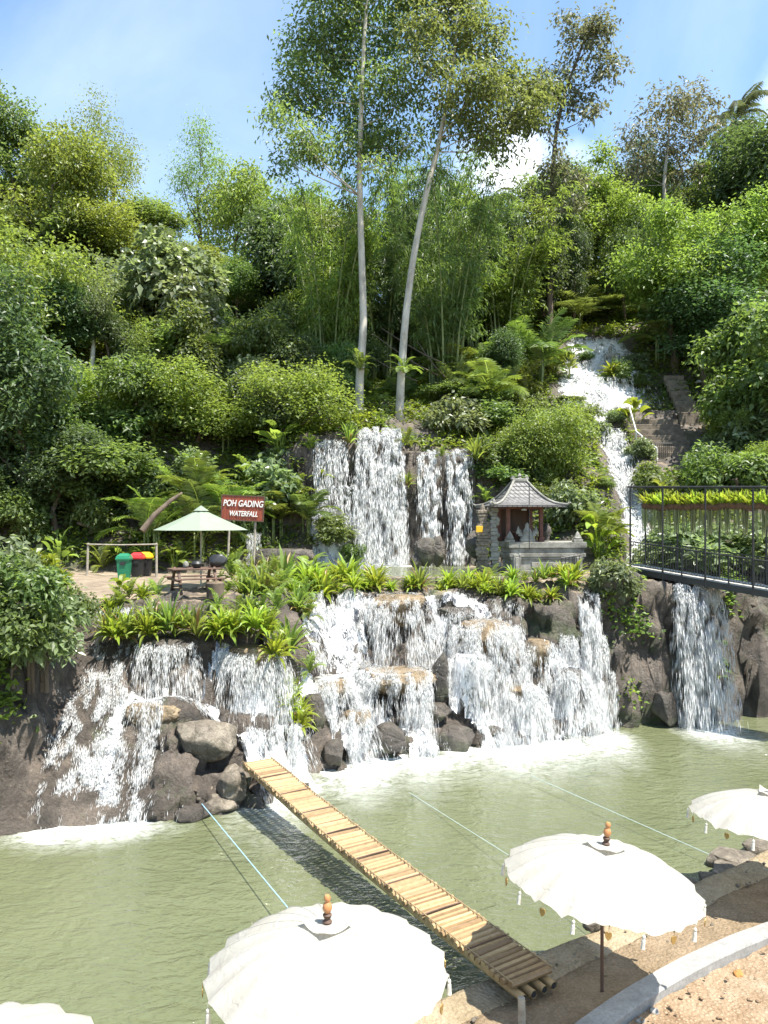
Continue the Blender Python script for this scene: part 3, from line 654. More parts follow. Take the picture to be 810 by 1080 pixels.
def cloud(clumps, twigs, per, Ln, W, spread=.35, up=.85, out=.45, down=.12, inner=.2, seed=0, bottom=-.45):
    """leaves gathered in sprays over the skin of a set of clumps (x,y,z,rx,ry,rz)"""
    g = np.random.default_rng(seed); c = np.array(clumps, float)
    wt = c[:,3]*c[:,4]; k = g.choice(len(c), twigs, p=wt/wt.sum())
    dr = unit(g.normal(0, 1, (twigs*3, 3))); dr = dr[dr[:,2] > bottom][:twigs]
    k = k[:len(dr)]; rr = np.where(g.random(len(dr)) < inner, g.uniform(.35, .8, len(dr)), g.uniform(.82, 1.1, len(dr))+np.where(g.random(len(dr)) < .16, g.uniform(.05, .42, len(dr)), 0))
    tw = c[k,:3]+dr*c[k,3:6]*rr[:, None]
    tw = np.repeat(tw, per, 0); dd = np.repeat(dr, per, 0); m = len(tw)
    pos = tw+g.normal(0, spread, (m, 3))*np.array([1, 1, .7])
    d = dd*out+g.normal(0, .7, (m, 3))*np.array([1, 1, .5])-np.array([0, 0, down])
    n = np.array([0, 0, up])+dd*.4+g.normal(0, .45, (m, 3))
    q = g.uniform(.65, 1.25, m)
    return leaf_quads(pos, d, n, Ln*q, W*q)
def dome(n, r, h, seed, cl=.42, low=.1):
    g = np.random.default_rng(seed); out = []
    for i in range(n):
        a = g.random()*6.28; q = math.sqrt(g.random())*.72; z = (low+(1-low)*g.random()*(1-.55*q*q))*h*.72
        s = cl*g.choice([.55, .75, .95, 1.3])*g.uniform(.85, 1.15); z = z+h*.16*g.normal()*(z > .25*h); q = q*g.uniform(.85, 1.3); out.append((r*q*math.cos(a), r*q*math.sin(a), z+s*h*.25, r*s, r*s, h*s*.62))
    return out
def frond(base, az, el, length, arch, nl, ll, lw, seed=0, taper=.35, hang=.35, start=.12, vee=.5):
    """a feather leaf: arching midrib with paired leaflets"""
    g = np.random.default_rng(seed); t = np.linspace(0, 1, nl+1)
    ang = el-arch*t**1.3; ds = length/nl; h = np.concatenate([[0], np.cumsum(np.cos(ang[:-1])*ds)]); z = np.concatenate([[0], np.cumsum(np.sin(ang[:-1])*ds)])
    dirh = np.array([math.cos(az), math.sin(az), 0]); side = np.array([-math.sin(az), math.cos(az), 0])
    P = np.array(base)+h[:, None]*dirh+np.array([0, 0, 1.])*z[:, None]
    tang = unit(np.gradient(P, axis=0)); k = t > start; parts = []
    prof = np.sin(np.clip((t-start)/(1-start), 0, 1)*math.pi*.86+.28)**.7
    for sgn in (-1, 1):
        p = P[k]; tg = tang[k]; m = len(p)
        nrm = unit(np.cross(tg, side)*-1); nrm = np.where(nrm[:,2:3] < 0, -nrm, nrm)
        d = side*sgn*1.0+tg*.55+nrm*vee*.5+g.normal(0, .07, (m, 3)); L_ = ll*prof[k]*g.uniform(.85, 1.1, m)
        parts.append(leaf_quads(p, d, nrm, L_, np.full(m, lw), .1, hang))
    w = length*.008+.008
    Vr = np.concatenate([P+side*w*(1-t[:, None]*.7), P-side*w*(1-t[:, None]*.7)]); i = np.arange(nl)
    Tr = np.concatenate([np.stack([i, i+1, i+nl+2], 1), np.stack([i, i+nl+2, i+nl+1], 1)])
    parts.append((Vr, Tr)); return join(parts)
def palm(nf, length, h, seed, el=(20, 75), arch=1.5, nl=22, ll=.55, lw=.06, hang=.35, spread=0):
    g = np.random.default_rng(seed); ps = []
    for i in range(nf):
        e = R(g.uniform(*el)); a = i*2.4+g.uniform(-.3, .3); b = (g.normal(0, spread), g.normal(0, spread), h*g.uniform(.92, 1)) if spread else (0, 0, h)
        ps.append(frond(b, a, e, length*g.uniform(.75, 1.1), arch*g.uniform(.7, 1.2), nl, ll, lw, seed*50+i, hang=hang))
    return join(ps)
def strap(base, az, el, length, width, curl, seg=5, twist=0):
    t = np.linspace(0, 1, seg+1); ang = el-curl*t**1.4; ds = length/seg
    h = np.concatenate([[0], np.cumsum(np.cos(ang[:-1])*ds)]); z = np.concatenate([[0], np.cumsum(np.sin(ang[:-1])*ds)])
    dh = np.array([math.cos(az), math.sin(az), 0]); sd = np.array([-math.sin(az), math.cos(az), twist])
    P = np.array(base)+h[:, None]*dh+z[:, None]*np.array([0, 0, 1.]); w = width*np.sin(np.clip(t*.9+.12, 0, 1)*math.pi)**.75*.5; w[-1] = width*.04
    nrm = np.stack([-np.sin(ang)*dh[0], -np.sin(ang)*dh[1], np.cos(ang)], 1)
    V = np.concatenate([P+sd*w[:, None]+nrm*w[:, None]*.35, P, P-sd*w[:, None]+nrm*w[:, None]*.35]); n = seg+1; i = np.arange(seg)
    T = np.concatenate([np.stack([i, n+i, n+i+1], 1), np.stack([i, n+i+1, i+1], 1), np.stack([n+i, 2*n+i, 2*n+i+1], 1), np.stack([n+i, 2*n+i+1, n+i+1], 1)])
    return V, T
def rosette(n, length, width, seed, el=(15, 85), curl=1.0, r=.05):
    g = np.random.default_rng(seed); ps = []
    for i in range(n):
        a = i*2.399+g.uniform(-.3, .3); e = R(el[0]+(el[1]-el[0])*(i/n)**.8)
        ps.append(strap((r*math.cos(a), r*math.sin(a), 0), a, e, length*g.uniform(.75, 1.15), width*g.uniform(.8, 1.2), curl*g.uniform(.6, 1.3), 5, g.uniform(-.3, .3)))
    return join(ps)
def broad(n, h, ll, lw, seed, r=.35):
    """big leaves held out on stalks (taro, banana, philodendron)"""
    g = np.random.default_rng(seed); ps = []
    for i in range(n):
        a = i*2.399+g.uniform(-.4, .4); hh = h*g.uniform(.35, 1); q = r*g.uniform(.4, 1.2)*(1.3-hh/h*.6)
        top = np.array([q*math.cos(a), q*math.sin(a), hh]); ps.append(strap((top[0], top[1], top[2]), a, R(g.uniform(5, 60)), ll*g.uniform(.7, 1.15), lw*g.uniform(.8, 1.1), g.uniform(.7, 1.6), 5, g.uniform(-.4, .4)))
        d = np.array([math.cos(a), math.sin(a), 0])*.0; s = np.array([-math.sin(a), math.cos(a), 0])*.015
        V = np.array([[0, 0, 0], [0, 0, 0], top, top])+np.array([s, -s, s, -s]); ps.append((V, np.array([[0, 1, 2], [1, 3, 2]])))
    return join(ps)
def trunk_mesh(name, pts, r0, r1, clumps, m, limbs=7, seed=0, lr=.32):
    g = random.Random(seed); b = MB(); pts = [Vector(p) for p in pts]; n = len(pts)
    rad = [r0*(1.25 if i == 0 else 1)+(r1-r0)*i/(n-1) for i in range(n)]; b.tube(pts, rad, 10)
    cs = list(clumps); g.shuffle(cs)
    for c in cs[:limbs]:
        tgt = Vector(c[:3]); i = max(1, min(n-2, int(n*g.uniform(.55, .95))))
        best = [k for k in range(1, n) if pts[k].z < tgt.z-.1*(tgt-pts[k]).length]; 
        if best: i = best[-1] if g.random() < .6 else best[max(0, len(best)-2)]
        s = pts[i]; mid = s.lerp(tgt, .5)+Vector((g.uniform(-.3, .3), g.uniform(-.3, .3), -.12*(tgt-s).length*g.random()))
        r = rad[i]*lr; b.tube([s, s.lerp(mid, .5), mid, mid.lerp(tgt, .6), tgt], [r*1.5, r*1.2, r, r*.7, r*.25], 6)
        for _ in range(3):
            e = tgt+Vector((g.uniform(-1, 1)*c[3], g.uniform(-1, 1)*c[4], g.uniform(-.2, .9)*c[5])); b.tube([mid.lerp(tgt, .5), mid.lerp(e, .7), e], [r*.5, r*.35, r*.1], 5)
    me = bpy.data.meshes.new(name); me.from_pydata([tuple(p) for p in b.v], [], b.f); me.materials.append(m)
    me.polygons.foreach_set('use_smooth', [True]*len(me.polygons)); return me
def lm(name, VT, m): return raw_mesh(name, VT[0], VT[1], M[m])

# prototypes: (foliage mesh, stem mesh, nominal radius, nominal height)
PRO = {}
def proto_tree(key, n, r, h, trunk_h, leafs, leafm, bark='bark_brown', tw=420, per=16, L_=.3, W=.15, seed=1, cl=.42, spread=.38, **kw):
    c = [(x, y, z+trunk_h, a, b, d) for x, y, z, a, b, d in dome(n, r, h-trunk_h, seed, cl)]
    g = random.Random(seed); k = [Vector((g.uniform(-.12, .12)*i, g.uniform(-.12, .12)*i, (trunk_h+(h-trunk_h)*.6)*i/5-.4)) for i in range(6)]
    PRO[key] = (lm('foliage', cloud(c, tw, per, L_, W, spread, seed=seed, **kw), leafm), trunk_mesh('trunk', k, .05*h*.55, .05, c, M[bark], 6, seed), r, h)
for s in range(3):
    proto_tree(f'vine{s}', 13, 2.9, 4.6, .3, 0, 'leaf_mid', tw=800, per=13, L_=.26, W=.18, seed=100+s, cl=.34, spread=.26)
    proto_tree(f'pale{s}', 12, 2.9, 4.4, .3, 0, 'leaf_pale', tw=640, per=11, L_=.35, W=.25, seed=110+s, cl=.36, spread=.28)
    proto_tree(f'bright{s}', 13, 2.8, 4.6, .4, 0, 'leaf_bright', tw=1000, per=14, L_=.19, W=.11, seed=120+s, cl=.36, spread=.28)
    proto_tree(f'broadleaf{s}', 14, 3.2, 8, 2.4, 0, 'leaf_mid', tw=1000, per=14, L_=.24, W=.13, seed=130+s, cl=.34)
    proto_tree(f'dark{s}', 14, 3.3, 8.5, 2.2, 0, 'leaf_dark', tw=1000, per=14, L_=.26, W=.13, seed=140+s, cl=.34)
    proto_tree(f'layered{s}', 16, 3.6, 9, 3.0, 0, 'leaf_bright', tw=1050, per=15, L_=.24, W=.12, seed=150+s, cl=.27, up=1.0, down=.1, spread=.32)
    proto_tree(f'airy{s}', 15, 3.2, 11, 4.0, 0, 'leaf_olive', tw=330, per=12, L_=.24, W=.11, seed=160+s, cl=.24, spread=.35, bark='bark_pale')
    proto_tree(f'feathery{s}', 12, 2.2, 8, 2.2, 0, 'leaf_bright', tw=330, per=16, L_=.2, W=.07, seed=170+s, cl=.26, spread=.4)
    proto_tree(f'bush{s}', 10, 1.0, 1.4, .1, 0, 'leaf_mid', tw=330, per=9, L_=.17, W=.09, seed=180+s, cl=.42, spread=.12)
    proto_tree(f'palebush{s}', 10, 1.0, 1.4, .1, 0, 'leaf_pale', tw=260, per=8, L_=.24, W=.13, seed=190+s, cl=.42, spread=.13)
def proto(key, VT, leafm, stem, r, h, nm='foliage'): PRO[key] = (lm(nm, VT, leafm), stem, r, h)
def stem_mesh(h, r, m, ring=False, n=1, sp=0, seed=0):
    b = MB(); g = random.Random(seed)
    for k in range(n):
        x, y = (g.gauss(0, sp), g.gauss(0, sp)) if n > 1 else (0, 0); lean = g.gauss(0, .06)*h
        b.tube([(x, y, -.3), (x+lean*.3, y, h*.35), (x+lean*.7, y, h*.7), (x+lean, y, h)], [r*1.3, r, r*.9, r*.7], 8)
    me = bpy.data.meshes.new('trunk'); me.from_pydata([tuple(p) for p in b.v], [], b.f); me.materials.append(M[m])
    me.polygons.foreach_set('use_smooth', [True]*len(me.polygons)); return me
for s in range(2):
    proto(f'areca{s}', palm(17, 2.2, .9, 300+s, (25, 88), 1.25, 27, .72, .06, .3, .14), 'leaf_bright', stem_mesh(1.1, .05, 'bamboo_culm', n=5, sp=.16), 1.6, 2.9)
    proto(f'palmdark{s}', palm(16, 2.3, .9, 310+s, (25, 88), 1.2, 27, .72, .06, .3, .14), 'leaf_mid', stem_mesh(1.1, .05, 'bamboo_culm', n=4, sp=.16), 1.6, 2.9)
    proto(f'coconut{s}', palm(20, 2.9, 6.5, 320+s, (-25, 70), 1.5, 26, .6, .06, .8), 'leaf_olive', stem_mesh(6.6, .13, 'bark_pale'), 2.6, 8.5)
    proto(f'fern{s}', palm(15, 1.0, .05, 330+s, (20, 80), 1.4, 20, .2, .055, .15), 'leaf_bright', None, .9, .8)
    proto(f'rosette{s}', rosette(44, .62, .10, 340+s, (5, 82), 1.25), 'leaf_yellow', None, .55, .5)
    proto(f'rosettegreen{s}', rosette(34, .62, .09, 350+s, (10, 85), 1.0), 'leaf_bright', None, .55, .5)
    proto(f'taro{s}', broad(13, 1.1, .55, .36, 360+s), 'leaf_yellow', None, .8, 1.4)
    proto(f'tarogreen{s}', broad(15, 1.2, .55, .30, 370+s), 'leaf_bright', None, .8, 1.5)
    proto(f'banana{s}', broad(9, 1.9, 1.6, .42, 380+s, .3), 'leaf_yellow', stem_mesh(1.5, .09, 'bamboo_culm'), 1.5, 3.0)
for kk in ('rosette0', 'rosette1', 'rosettegreen0', 'rosettegreen1'):
    me = PRO[kk][0]; me.materials.append(M['leaf_dry']); gq = random.Random(kk)
    dead = {i for i in range(60) if gq.random() < (.24 if i < 12 else .05)}
    me.polygons.foreach_set('material_index', [1 if (p//20) in dead else 0 for p in range(len(me.polygons))])
def frangipani(seed):
    g = np.random.default_rng(seed); ps = []
    for i in range(46):
        a = g.random()*6.28; q = math.sqrt(g.random()); z = .35+1.1*(1-.7*q*q)*g.uniform(.55, 1); c = np.array([1.05*q*math.cos(a), 1.05*q*math.sin(a), z])
        for k in range(11): ps.append(strap(c, k*2.399+g.random()*.3, R(g.uniform(0, 62)), .30*g.uniform(.8, 1.2), .11, .8*g.random()+.2, 4, g.uniform(-.3, .3)))
    return join(ps)
for s in range(2): proto(f'paddle{s}', frangipani(390+s), 'leaf_yellow' if s else 'leaf_pale', stem_mesh(1.1, .05, 'bark_brown', n=7, sp=.35), 1.25, 1.65)
def bamboo(seed, n=16, h=13, leafm='leaf_mid'):
    g = np.random.default_rng(seed); b = MB(); ps = []
    for i in range(n):
        a = g.random()*6.28; q = .9*math.sqrt(g.random()); x, y = q*math.cos(a), q*math.sin(a); hh = h*g.uniform(.7, 1.05); bx, by = math.cos(a)*hh*g.uniform(.05, .3), math.sin(a)*hh*g.uniform(.05, .3)
        P = [(x+bx*t**2.2, y+by*t**2.2, hh*t-.3-.06*hh*t**6) for t in np.linspace(0, 1, 8)]
        b.tube(P, [.06*(1-.75*t) for t in np.linspace(0, 1, 8)], 6)
        for k in range(34):
            t = g.uniform(.28, 1.0); p = np.array([x+bx*t**2.2, y+by*t**2.2, hh*t-.06*hh*t**6]); sd = unit(g.normal(0, 1, 3)*np.array([1, 1, .2])); ln = g.uniform(.4, 1.3)
            m = 20; s = g.random(m); pos = p+sd*ln*s[:, None]+np.array([0, 0, -1])*(ln*.55*s**2)[:, None]+g.normal(0, .1, (m, 3))
            ps.append(leaf_quads(pos, sd*.5+g.normal(0, .5, (m, 3))-np.array([0, 0, .45]), np.array([0, 0, 1.])+g.normal(0, .4, (m, 3)), g.uniform(.22, .4, m), g.uniform(.045, .08, m), .1, .3))
    me = bpy.data.meshes.new('culms'); me.from_pydata([tuple(p) for p in b.v], [], b.f); me.materials.append(M['bamboo_culm'])
    return (lm('foliage', join(ps), leafm), me, 2.6, h)
for s in range(3): PRO[f'bamboo{s}'] = bamboo(400+s, leafm=('leaf_bright', 'leaf_mid', 'leaf_dark')[s])

NAMES = {'vine': ('shrub', 'shrub'), 'pale': ('shrub', 'shrub'), 'bright': ('shrub', 'shrub'), 'bush': ('bush', 'bush'), 'palebush': ('bush', 'bush'),
 'broadleaf': ('tree', 'tree'), 'dark': ('tree', 'tree'), 'layered': ('tree', 'tree'), 'airy': ('tree', 'tree'), 'feathery': ('tree', 'tree'),
 'areca': ('palm', 'palm'), 'palmdark': ('palm', 'palm'), 'coconut': ('palm_tree', 'palm tree'), 'fern': ('fern', 'fern'), 'rosette': ('fern_plant', 'fern'), 'rosettegreen': ('fern_plant', 'fern'),
 'taro': ('leafy_plant', 'plant'), 'tarogreen': ('leafy_plant', 'plant'), 'banana': ('banana_plant', 'plant'), 'paddle': ('leafy_bush', 'bush'), 'bamboo': ('bamboo_clump', 'bamboo')}
def plant(key, loc, w, h, label, group=None, rz=None, leafm=None, parent=None):
    base = key.rstrip('0123456789'); fol, stem, r, hh = PRO[key]; nm, cat = NAMES[base]
    rz = random.random()*6.28 if rz is None else rz
    small = stem is None
    if small:
        o = link(nm, fol, None, loc, (0, 0, rz)); tag(o, label, cat, group); o.scale = (w/r/2, w/r/2, h/hh); return o
    t = thing(nm, label, cat, loc, rz, group); t.scale = (w/r/2, w/r/2, h/hh)
    f = link('crown' if 'tree' in nm else 'foliage', fol, t)
    link('trunk' if 'tree' in nm or 'palm' in nm else ('culms' if base == 'bamboo' else 'stem'), stem, t)
    return t
def grow(key, px, Y, top, width, label, group=None, z0=None, **kw):
    """a plant rooted on the ground Y metres away, its top at the given height in the picture"""
    fol, stem, r, hh = PRO[key]; lim = 1.25*hh/(2*r) if stem is not None else hh/(2*r)*1.3
    for _ in range(24):
        x = at(px, Y); z = hz(x, Y)-.15 if z0 is None else z0
        if stem is None or z0 is not None or zat(top, Y)-z <= lim*width/F*Y or Y < 30: break
        Y += .5
    if stem is None: top = max(top, 550-(z+lim*width/F*Y-CZ)*F/Y)
    return plant(key, (x, Y, z), width/F*Y, max(zat(top, Y)-z, .3), label, group, **kw)
# ---------------------------------------------------------------- plants: where they stand
def tall_tree(label, pts, r0, r1, clumps, leafm, tw, per, Ln, W, seed, spread=.42, limbs=14, bark='bark_pale', lr=.2, bottom=-.75):
    P0 = Vector(pts[0]); t = thing('tall_tree', label, 'tree', P0)
    rel = [Vector(p)-P0 for p in pts]; cl = [(c[0]-P0.x, c[1]-P0.y, c[2]-P0.z, c[3], c[4], c[5]) for c in clumps]
    dense = []
    for i in range(len(rel)-1):
        for k in range(3): dense.append(rel[i].lerp(rel[i+1], k/3))
    dense.append(rel[-1])
    for i in range(1, len(dense)-1): dense[i] = dense[i]*.5+(dense[i-1]+dense[i+1])*.25
    link('trunk', trunk_mesh('trunk', dense, r0, r1, cl, M[bark], limbs, seed, lr), t)
    link('crown', lm('crown', cloud(cl, tw, per, Ln, W, spread, seed=seed, bottom=bottom, inner=.45, down=.35), leafm), t)
    return t
def clump_px(lst, Y, seed, dy=2.2):
    g = random.Random(seed); out = []
    for px, py, rx, rz in lst:
        y = Y+g.uniform(-dy, dy); out.append((at(px, y), y, zat(py, y), rx/F*y, rx/F*y*.95, rz/F*y))
    return out
Y1 = 45.0
c1 = clump_px([(352,15,34,30),(398,-5,36,32),(330,52,32,28),(372,60,34,26),(318,98,30,26),(352,112,30,22),(308,140,20,26),(400,95,26,24),(425,40,28,30),(428,105,22,22),(300,170,16,26),(440,145,14,18),(345,-30,34,24),(335,160,22,16),(368,158,20,14),(412,150,22,16),(395,175,14,10),(290,120,14,14),(322,160,16,16),(384,138,24,14)], Y1, 5)
tall_tree('very tall tree with a straight pale trunk above the widest upper fall', [(at(379,Y1), Y1, hz(at(379,Y1), Y1)-.4), pt(379,400,Y1), pt(384,340,Y1), pt(381,260,Y1), pt(379,180,Y1), pt(381,110,Y1), pt(384,40,Y1), pt(388,-10,Y1)], .27, .08, c1, 'leaf_tall', 1280, 16, .27, .14, 51)
c2 = clump_px([(480,20,30,26),(470,-15,30,24),(505,45,30,28),(452,70,24,24),(500,95,34,24),(532,88,24,18),(548,115,24,18),(570,95,22,18),(505,140,24,20),(528,150,18,18),(445,30,22,24),(470,125,20,22),(428,-20,26,20)], 44.5, 6)
tall_tree('very tall tree with a curved leaning pale trunk beside the twin fall', [(at(421,44.5), 44.5, hz(at(421,44.5), 44.5)-.4), pt(423,395,44.5), pt(428,330,44.5), pt(436,270,44.5), pt(449,205,44.5), pt(461,160,44.5), pt(470,115,44.5), pt(479,65,44.5), pt(483,10,44.5)], .25, .075, c2, 'leaf_tall', 1050, 16, .27, .14, 52)
c3 = clump_px([(618,45,22,18),(640,72,18,18),(600,70,18,18),(632,30,16,12),(580,95,22,18),(610,105,18,14),(562,105,18,14),(548,128,14,12),(625,118,12,12),(572,130,16,12),(585,178,16,10),(603,190,14,10),(578,208,14,9),(600,215,12,9),(588,150,10,10),(600,20,12,8)], 57, 7)
tall_tree('tall thin tree with sparse brownish leaves standing against open sky', [(at(580,57), 57, hz(at(580,57), 57)-.4), pt(580,300,57), pt(581,240,57), pt(582,190,57), pt(586,140,57), pt(596,95,57), pt(612,55,57), pt(620,30,57)], .25, .06, c3, 'leaf_rust', 430, 14, .33, .18, 53, .4, 14, 'bark_brown')
c4 = clump_px([(705,112,26,18),(735,108,22,16),(680,140,24,20),(712,150,26,20),(668,170,20,22),(745,140,20,18),(700,180,26,20),(725,185,18,18),(665,195,14,18)], 66, 8)
tall_tree('slender pale tree with thin grey green crown on the ridge beside the palm', [(at(702,66), 66, hz(at(702,66), 66)-.4), pt(702,230,66), pt(700,195,66), pt(703,165,66), pt(706,135,66), pt(708,108,66)], .22, .05, c4, 'leaf_rust', 420, 13, .36, .17, 54, .45, 12)

S = 'on the slope'
EX = []   # hand placed trees and shrubs: key, px, depth, top py, width px, label
EX += [('broadleaf0', 8, 52, 92, 100, 'leafy tree cut by the frame at the crest of the slope with vines'), ('bright1', 58, 47, 140, 120, 'bright yellow green crown against the sky next to the tree at the frame edge'),
 ('feathery0', 118, 60, 106, 70, 'wispy tree with reddish twig tips sticking out of the ridge'), ('feathery1', 212, 62, 142, 62, 'small airy tree with a flat feathery top on the ridge'),
 ('bright0', 36, 36, 250, 150, 'large bright green tree hanging over the shaded cliff bushes'), ('dark0', 20, 34, 330, 150, 'dark shaded tree with brown hanging vines below the large bright tree'),
 ('pale0', 170, 47, 245, 120, 'grey green large leaved mound in the middle of the vine slope'), ('pale1', 208, 46, 300, 110, 'pale big leaved vine mound just below the grey green one'),
 ('vine0', 295, 42.5, 335, 85, 'round dark green shrub beside the straight pale trunk'), ('vine1', 330, 43.5, 350, 70, 'shrub with drooping leaves at the foot of the straight pale trunk'),
 ('dark1', 305, 57, 190, 110, 'dark tree with a dense crown beside the bamboo and the straight pale trunk'), ('bright2', 250, 60, 178, 100, 'light green rounded tree on the ridge between feathery tree and dark tree'),
 ('bamboo0', 345, 52, 165, 110, 'bamboo clump with visible yellow culms behind the straight pale trunk'), ('bamboo1', 470, 50, 175, 110, 'bamboo clump with many thin culms behind the curved pale trunk'),
 ('bamboo2', 405, 55, 160, 120, 'dark bamboo clump between the two pale trunks'), ('bamboo0', 530, 56, 205, 110, 'light green bamboo clump below the white cloud'), ('bamboo1', 440, 60, 130, 110, 'tall bamboo clump rising behind the leaning trunk'),
 ('coconut0', 514, 66, 185, 70, 'coconut palm with drooping fronds in the gap below the cloud'), ('coconut1', 775, 60, 88, 90, 'coconut palm at the top of the ridge by the frame edge'),
 ('layered0', 642, 63, 165, 110, 'bright layered tree between the thin bare trunk and the ridge'), ('layered1', 712, 54, 205, 130, 'bright layered tree with dark hollow under its crown above the stairs'), ('layered2', 772, 55, 195, 120, 'layered tree with sunlit tips leaning over the vine mound'),
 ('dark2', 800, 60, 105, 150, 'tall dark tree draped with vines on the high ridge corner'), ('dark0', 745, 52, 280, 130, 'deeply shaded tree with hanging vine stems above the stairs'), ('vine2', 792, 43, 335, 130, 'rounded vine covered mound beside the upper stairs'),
 ('areca0', 698, 48, 305, 75, 'tall palm with upright arching fronds between upper cascade and stairs'), ('areca1', 545, 46, 332, 72, 'bushy bright palm group beside the upper cascade'), ('palmdark0', 572, 50, 325, 80, 'shaded palm group behind the bright one by the upper cascade'),
 ('palmdark1', 612, 60, 300, 80, 'shaded palm directly behind the head of the upper cascade'), ('palmdark0', 650, 61, 310, 70, 'shaded palm behind the seated statue'), ('areca1', 515, 45, 365, 70, 'smaller palm below the bamboo at the twin fall side'),
 ('tarogreen0', 600, 53, 352, 30, 'round leaved plant at the edge of the upper cascade'), ('banana0', 706, 57, 268, 40, 'banana plant in the shade above the upper cascade'), ('taro0', 668, 49.5, 395, 34, 'yellow green broad leaf plant at the cascade edge below the tall palm'),
 ('vine1', 14, 35.5, 478, 90, 'low vine bush covering the trunk of the shaded tree at the frame edge'), ('tarogreen1', 62, 36, 508, 42, 'large leaved plant beside the trunk of the shaded tree'), ('bush1', 96, 37, 522, 52, 'round bush behind the corner post of the rail fence'), ('vine0', 50, 37, 492, 60, 'dense bush between the shaded tree and the rail fence'),
 ('areca0', 262, 43, 338, 60, 'upright palm standing out of the vine slope near the straight pale trunk'), ('feathery2', 165, 44, 312, 52, 'thin feathery tree sticking out of the middle of the vine slope'), ('banana0', 222, 41.5, 392, 46, 'banana plant with long leaves on the slope above the parasol'), ('airy1', 98, 47, 262, 70, 'airy olive tree standing above the vine mounds'),
 ('vine2', 190, 43, 328, 95, 'round vine draped mound rising above the others in the middle of the slope'), ('pale2', 265, 42, 366, 70, 'pale mound of large leaves between the round vine mound and the straight pale trunk'), ('vine0', 138, 42, 378, 95, 'wide vine mound low on the slope above the bins'), ('dark2', 315, 44.5, 338, 60, 'small dark tree close to the foot of the straight pale trunk'), ('palmdark0', 238, 41, 415, 60, 'palm with spread fronds on the slope above the name sign'), ('vine1', 98, 41, 415, 95, 'vine mound at the bottom of the slope beside the shaded tree'),
 ('bright0', 580, 41.5, 430, 84, 'large leafy bush between the pavilion roof and the narrow stream'), ('bright2', 555, 42, 445, 70, 'sunlit bush directly above the pavilion roof'), ('palebush0', 482, 44, 420, 50, 'pale leaved bush above the twin fall'), ('bush1', 520, 41.5, 462, 45, 'low bush at the edge of the cliff by the twin fall'),
 ('taro1', 632, 37, 484, 52, 'yellow green broad leaf plant beside the pavilion'), ('palebush1', 610, 35.4, 515, 50, 'pale flowering bush beside the pavilion plinth'), ('areca0', 634, 35, 520, 60, 'spiky young palm between the pavilion and the footbridge'),
 ('tarogreen1', 700, 41, 478, 34, 'yellow leaf plant below the lowest stair step'), ('bush0', 690, 42, 490, 40, 'dark bush at the bottom of the stairs beside the stream'), ('palebush2', 672, 44.5, 462, 26, 'small bush between stream and white handrail'),
 ('palebush0', 752, 44, 458, 40, 'pale bush covering the end of the lower stair steps'), ('layered0', 772, 41, 395, 62, 'small tree with thin trunk and broad leaves right of the stairs'.replace('right of', 'beside')), ('bush1', 765, 38, 470, 70, 'sunny bush above the hanging planters'),
 ('palebush1', 800, 39, 440, 60, 'pale bush beside the small thin trunked tree'), ('palebush2', 745, 33, 550, 90, 'leafy bush seen through the footbridge railing below the planters'), ('palebush0', 700, 33.5, 560, 60, 'bush behind the footbridge railing next to the stream'), ('palebush1', 795, 32.5, 552, 70, 'bush behind the far railing of the footbridge at the frame edge'),
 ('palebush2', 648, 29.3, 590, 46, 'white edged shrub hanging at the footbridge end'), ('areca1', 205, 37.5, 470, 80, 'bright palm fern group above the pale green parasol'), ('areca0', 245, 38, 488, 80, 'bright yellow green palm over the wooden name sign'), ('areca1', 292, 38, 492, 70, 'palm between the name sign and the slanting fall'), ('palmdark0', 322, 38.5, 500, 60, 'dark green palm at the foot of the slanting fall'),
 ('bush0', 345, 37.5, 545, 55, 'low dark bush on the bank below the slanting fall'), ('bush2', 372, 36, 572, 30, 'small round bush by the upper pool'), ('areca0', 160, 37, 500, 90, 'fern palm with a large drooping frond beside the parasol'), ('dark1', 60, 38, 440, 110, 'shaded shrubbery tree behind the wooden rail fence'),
 ('banana1', 340, 36.5, 480, 32, 'young banana plant with an upright leaf before the slanting fall'), ('taro0', 128, 25.5, 588, 30, 'broad leaf plant standing above the fern bed'), ('fern0', 165, 27, 575, 40, 'fern with thin stems between the bins and the picnic table')]
for e in EX: grow(*e[:6])
# epiphytes on the two pale trunks
for k, (px, py, Y, lab) in enumerate([(380, 392, 44.5, 'fern clump growing round the straight pale trunk'), (426, 395, 44.0, 'fern clump growing round the curved pale trunk')]):
    plant('fern%d' % k, pt(px, py, Y), 2.2, 1.3, lab); 
for k, (a, b) in enumerate([((393, 352), (462, 396)), ((402, 346), (470, 384)), ((386, 372), (440, 402)), ((440, 360), (470, 398))]):
    A_, B_ = pt(*a, 48.9), pt(*b, 46.9); o = MB().tube([A_, A_.lerp(B_, .35)+Vector((0, 0, -.12)), A_.lerp(B_, .7)+Vector((0, 0, -.15)), B_], [.022, .03, .035, .04], 7).build('dead_bamboo', M['bark_brown'], None, True); tag(o, 'dry bamboo stem leaning across the dark gap behind the two pale trunks', 'bamboo stem', 'dry bamboo stems behind the trunks')
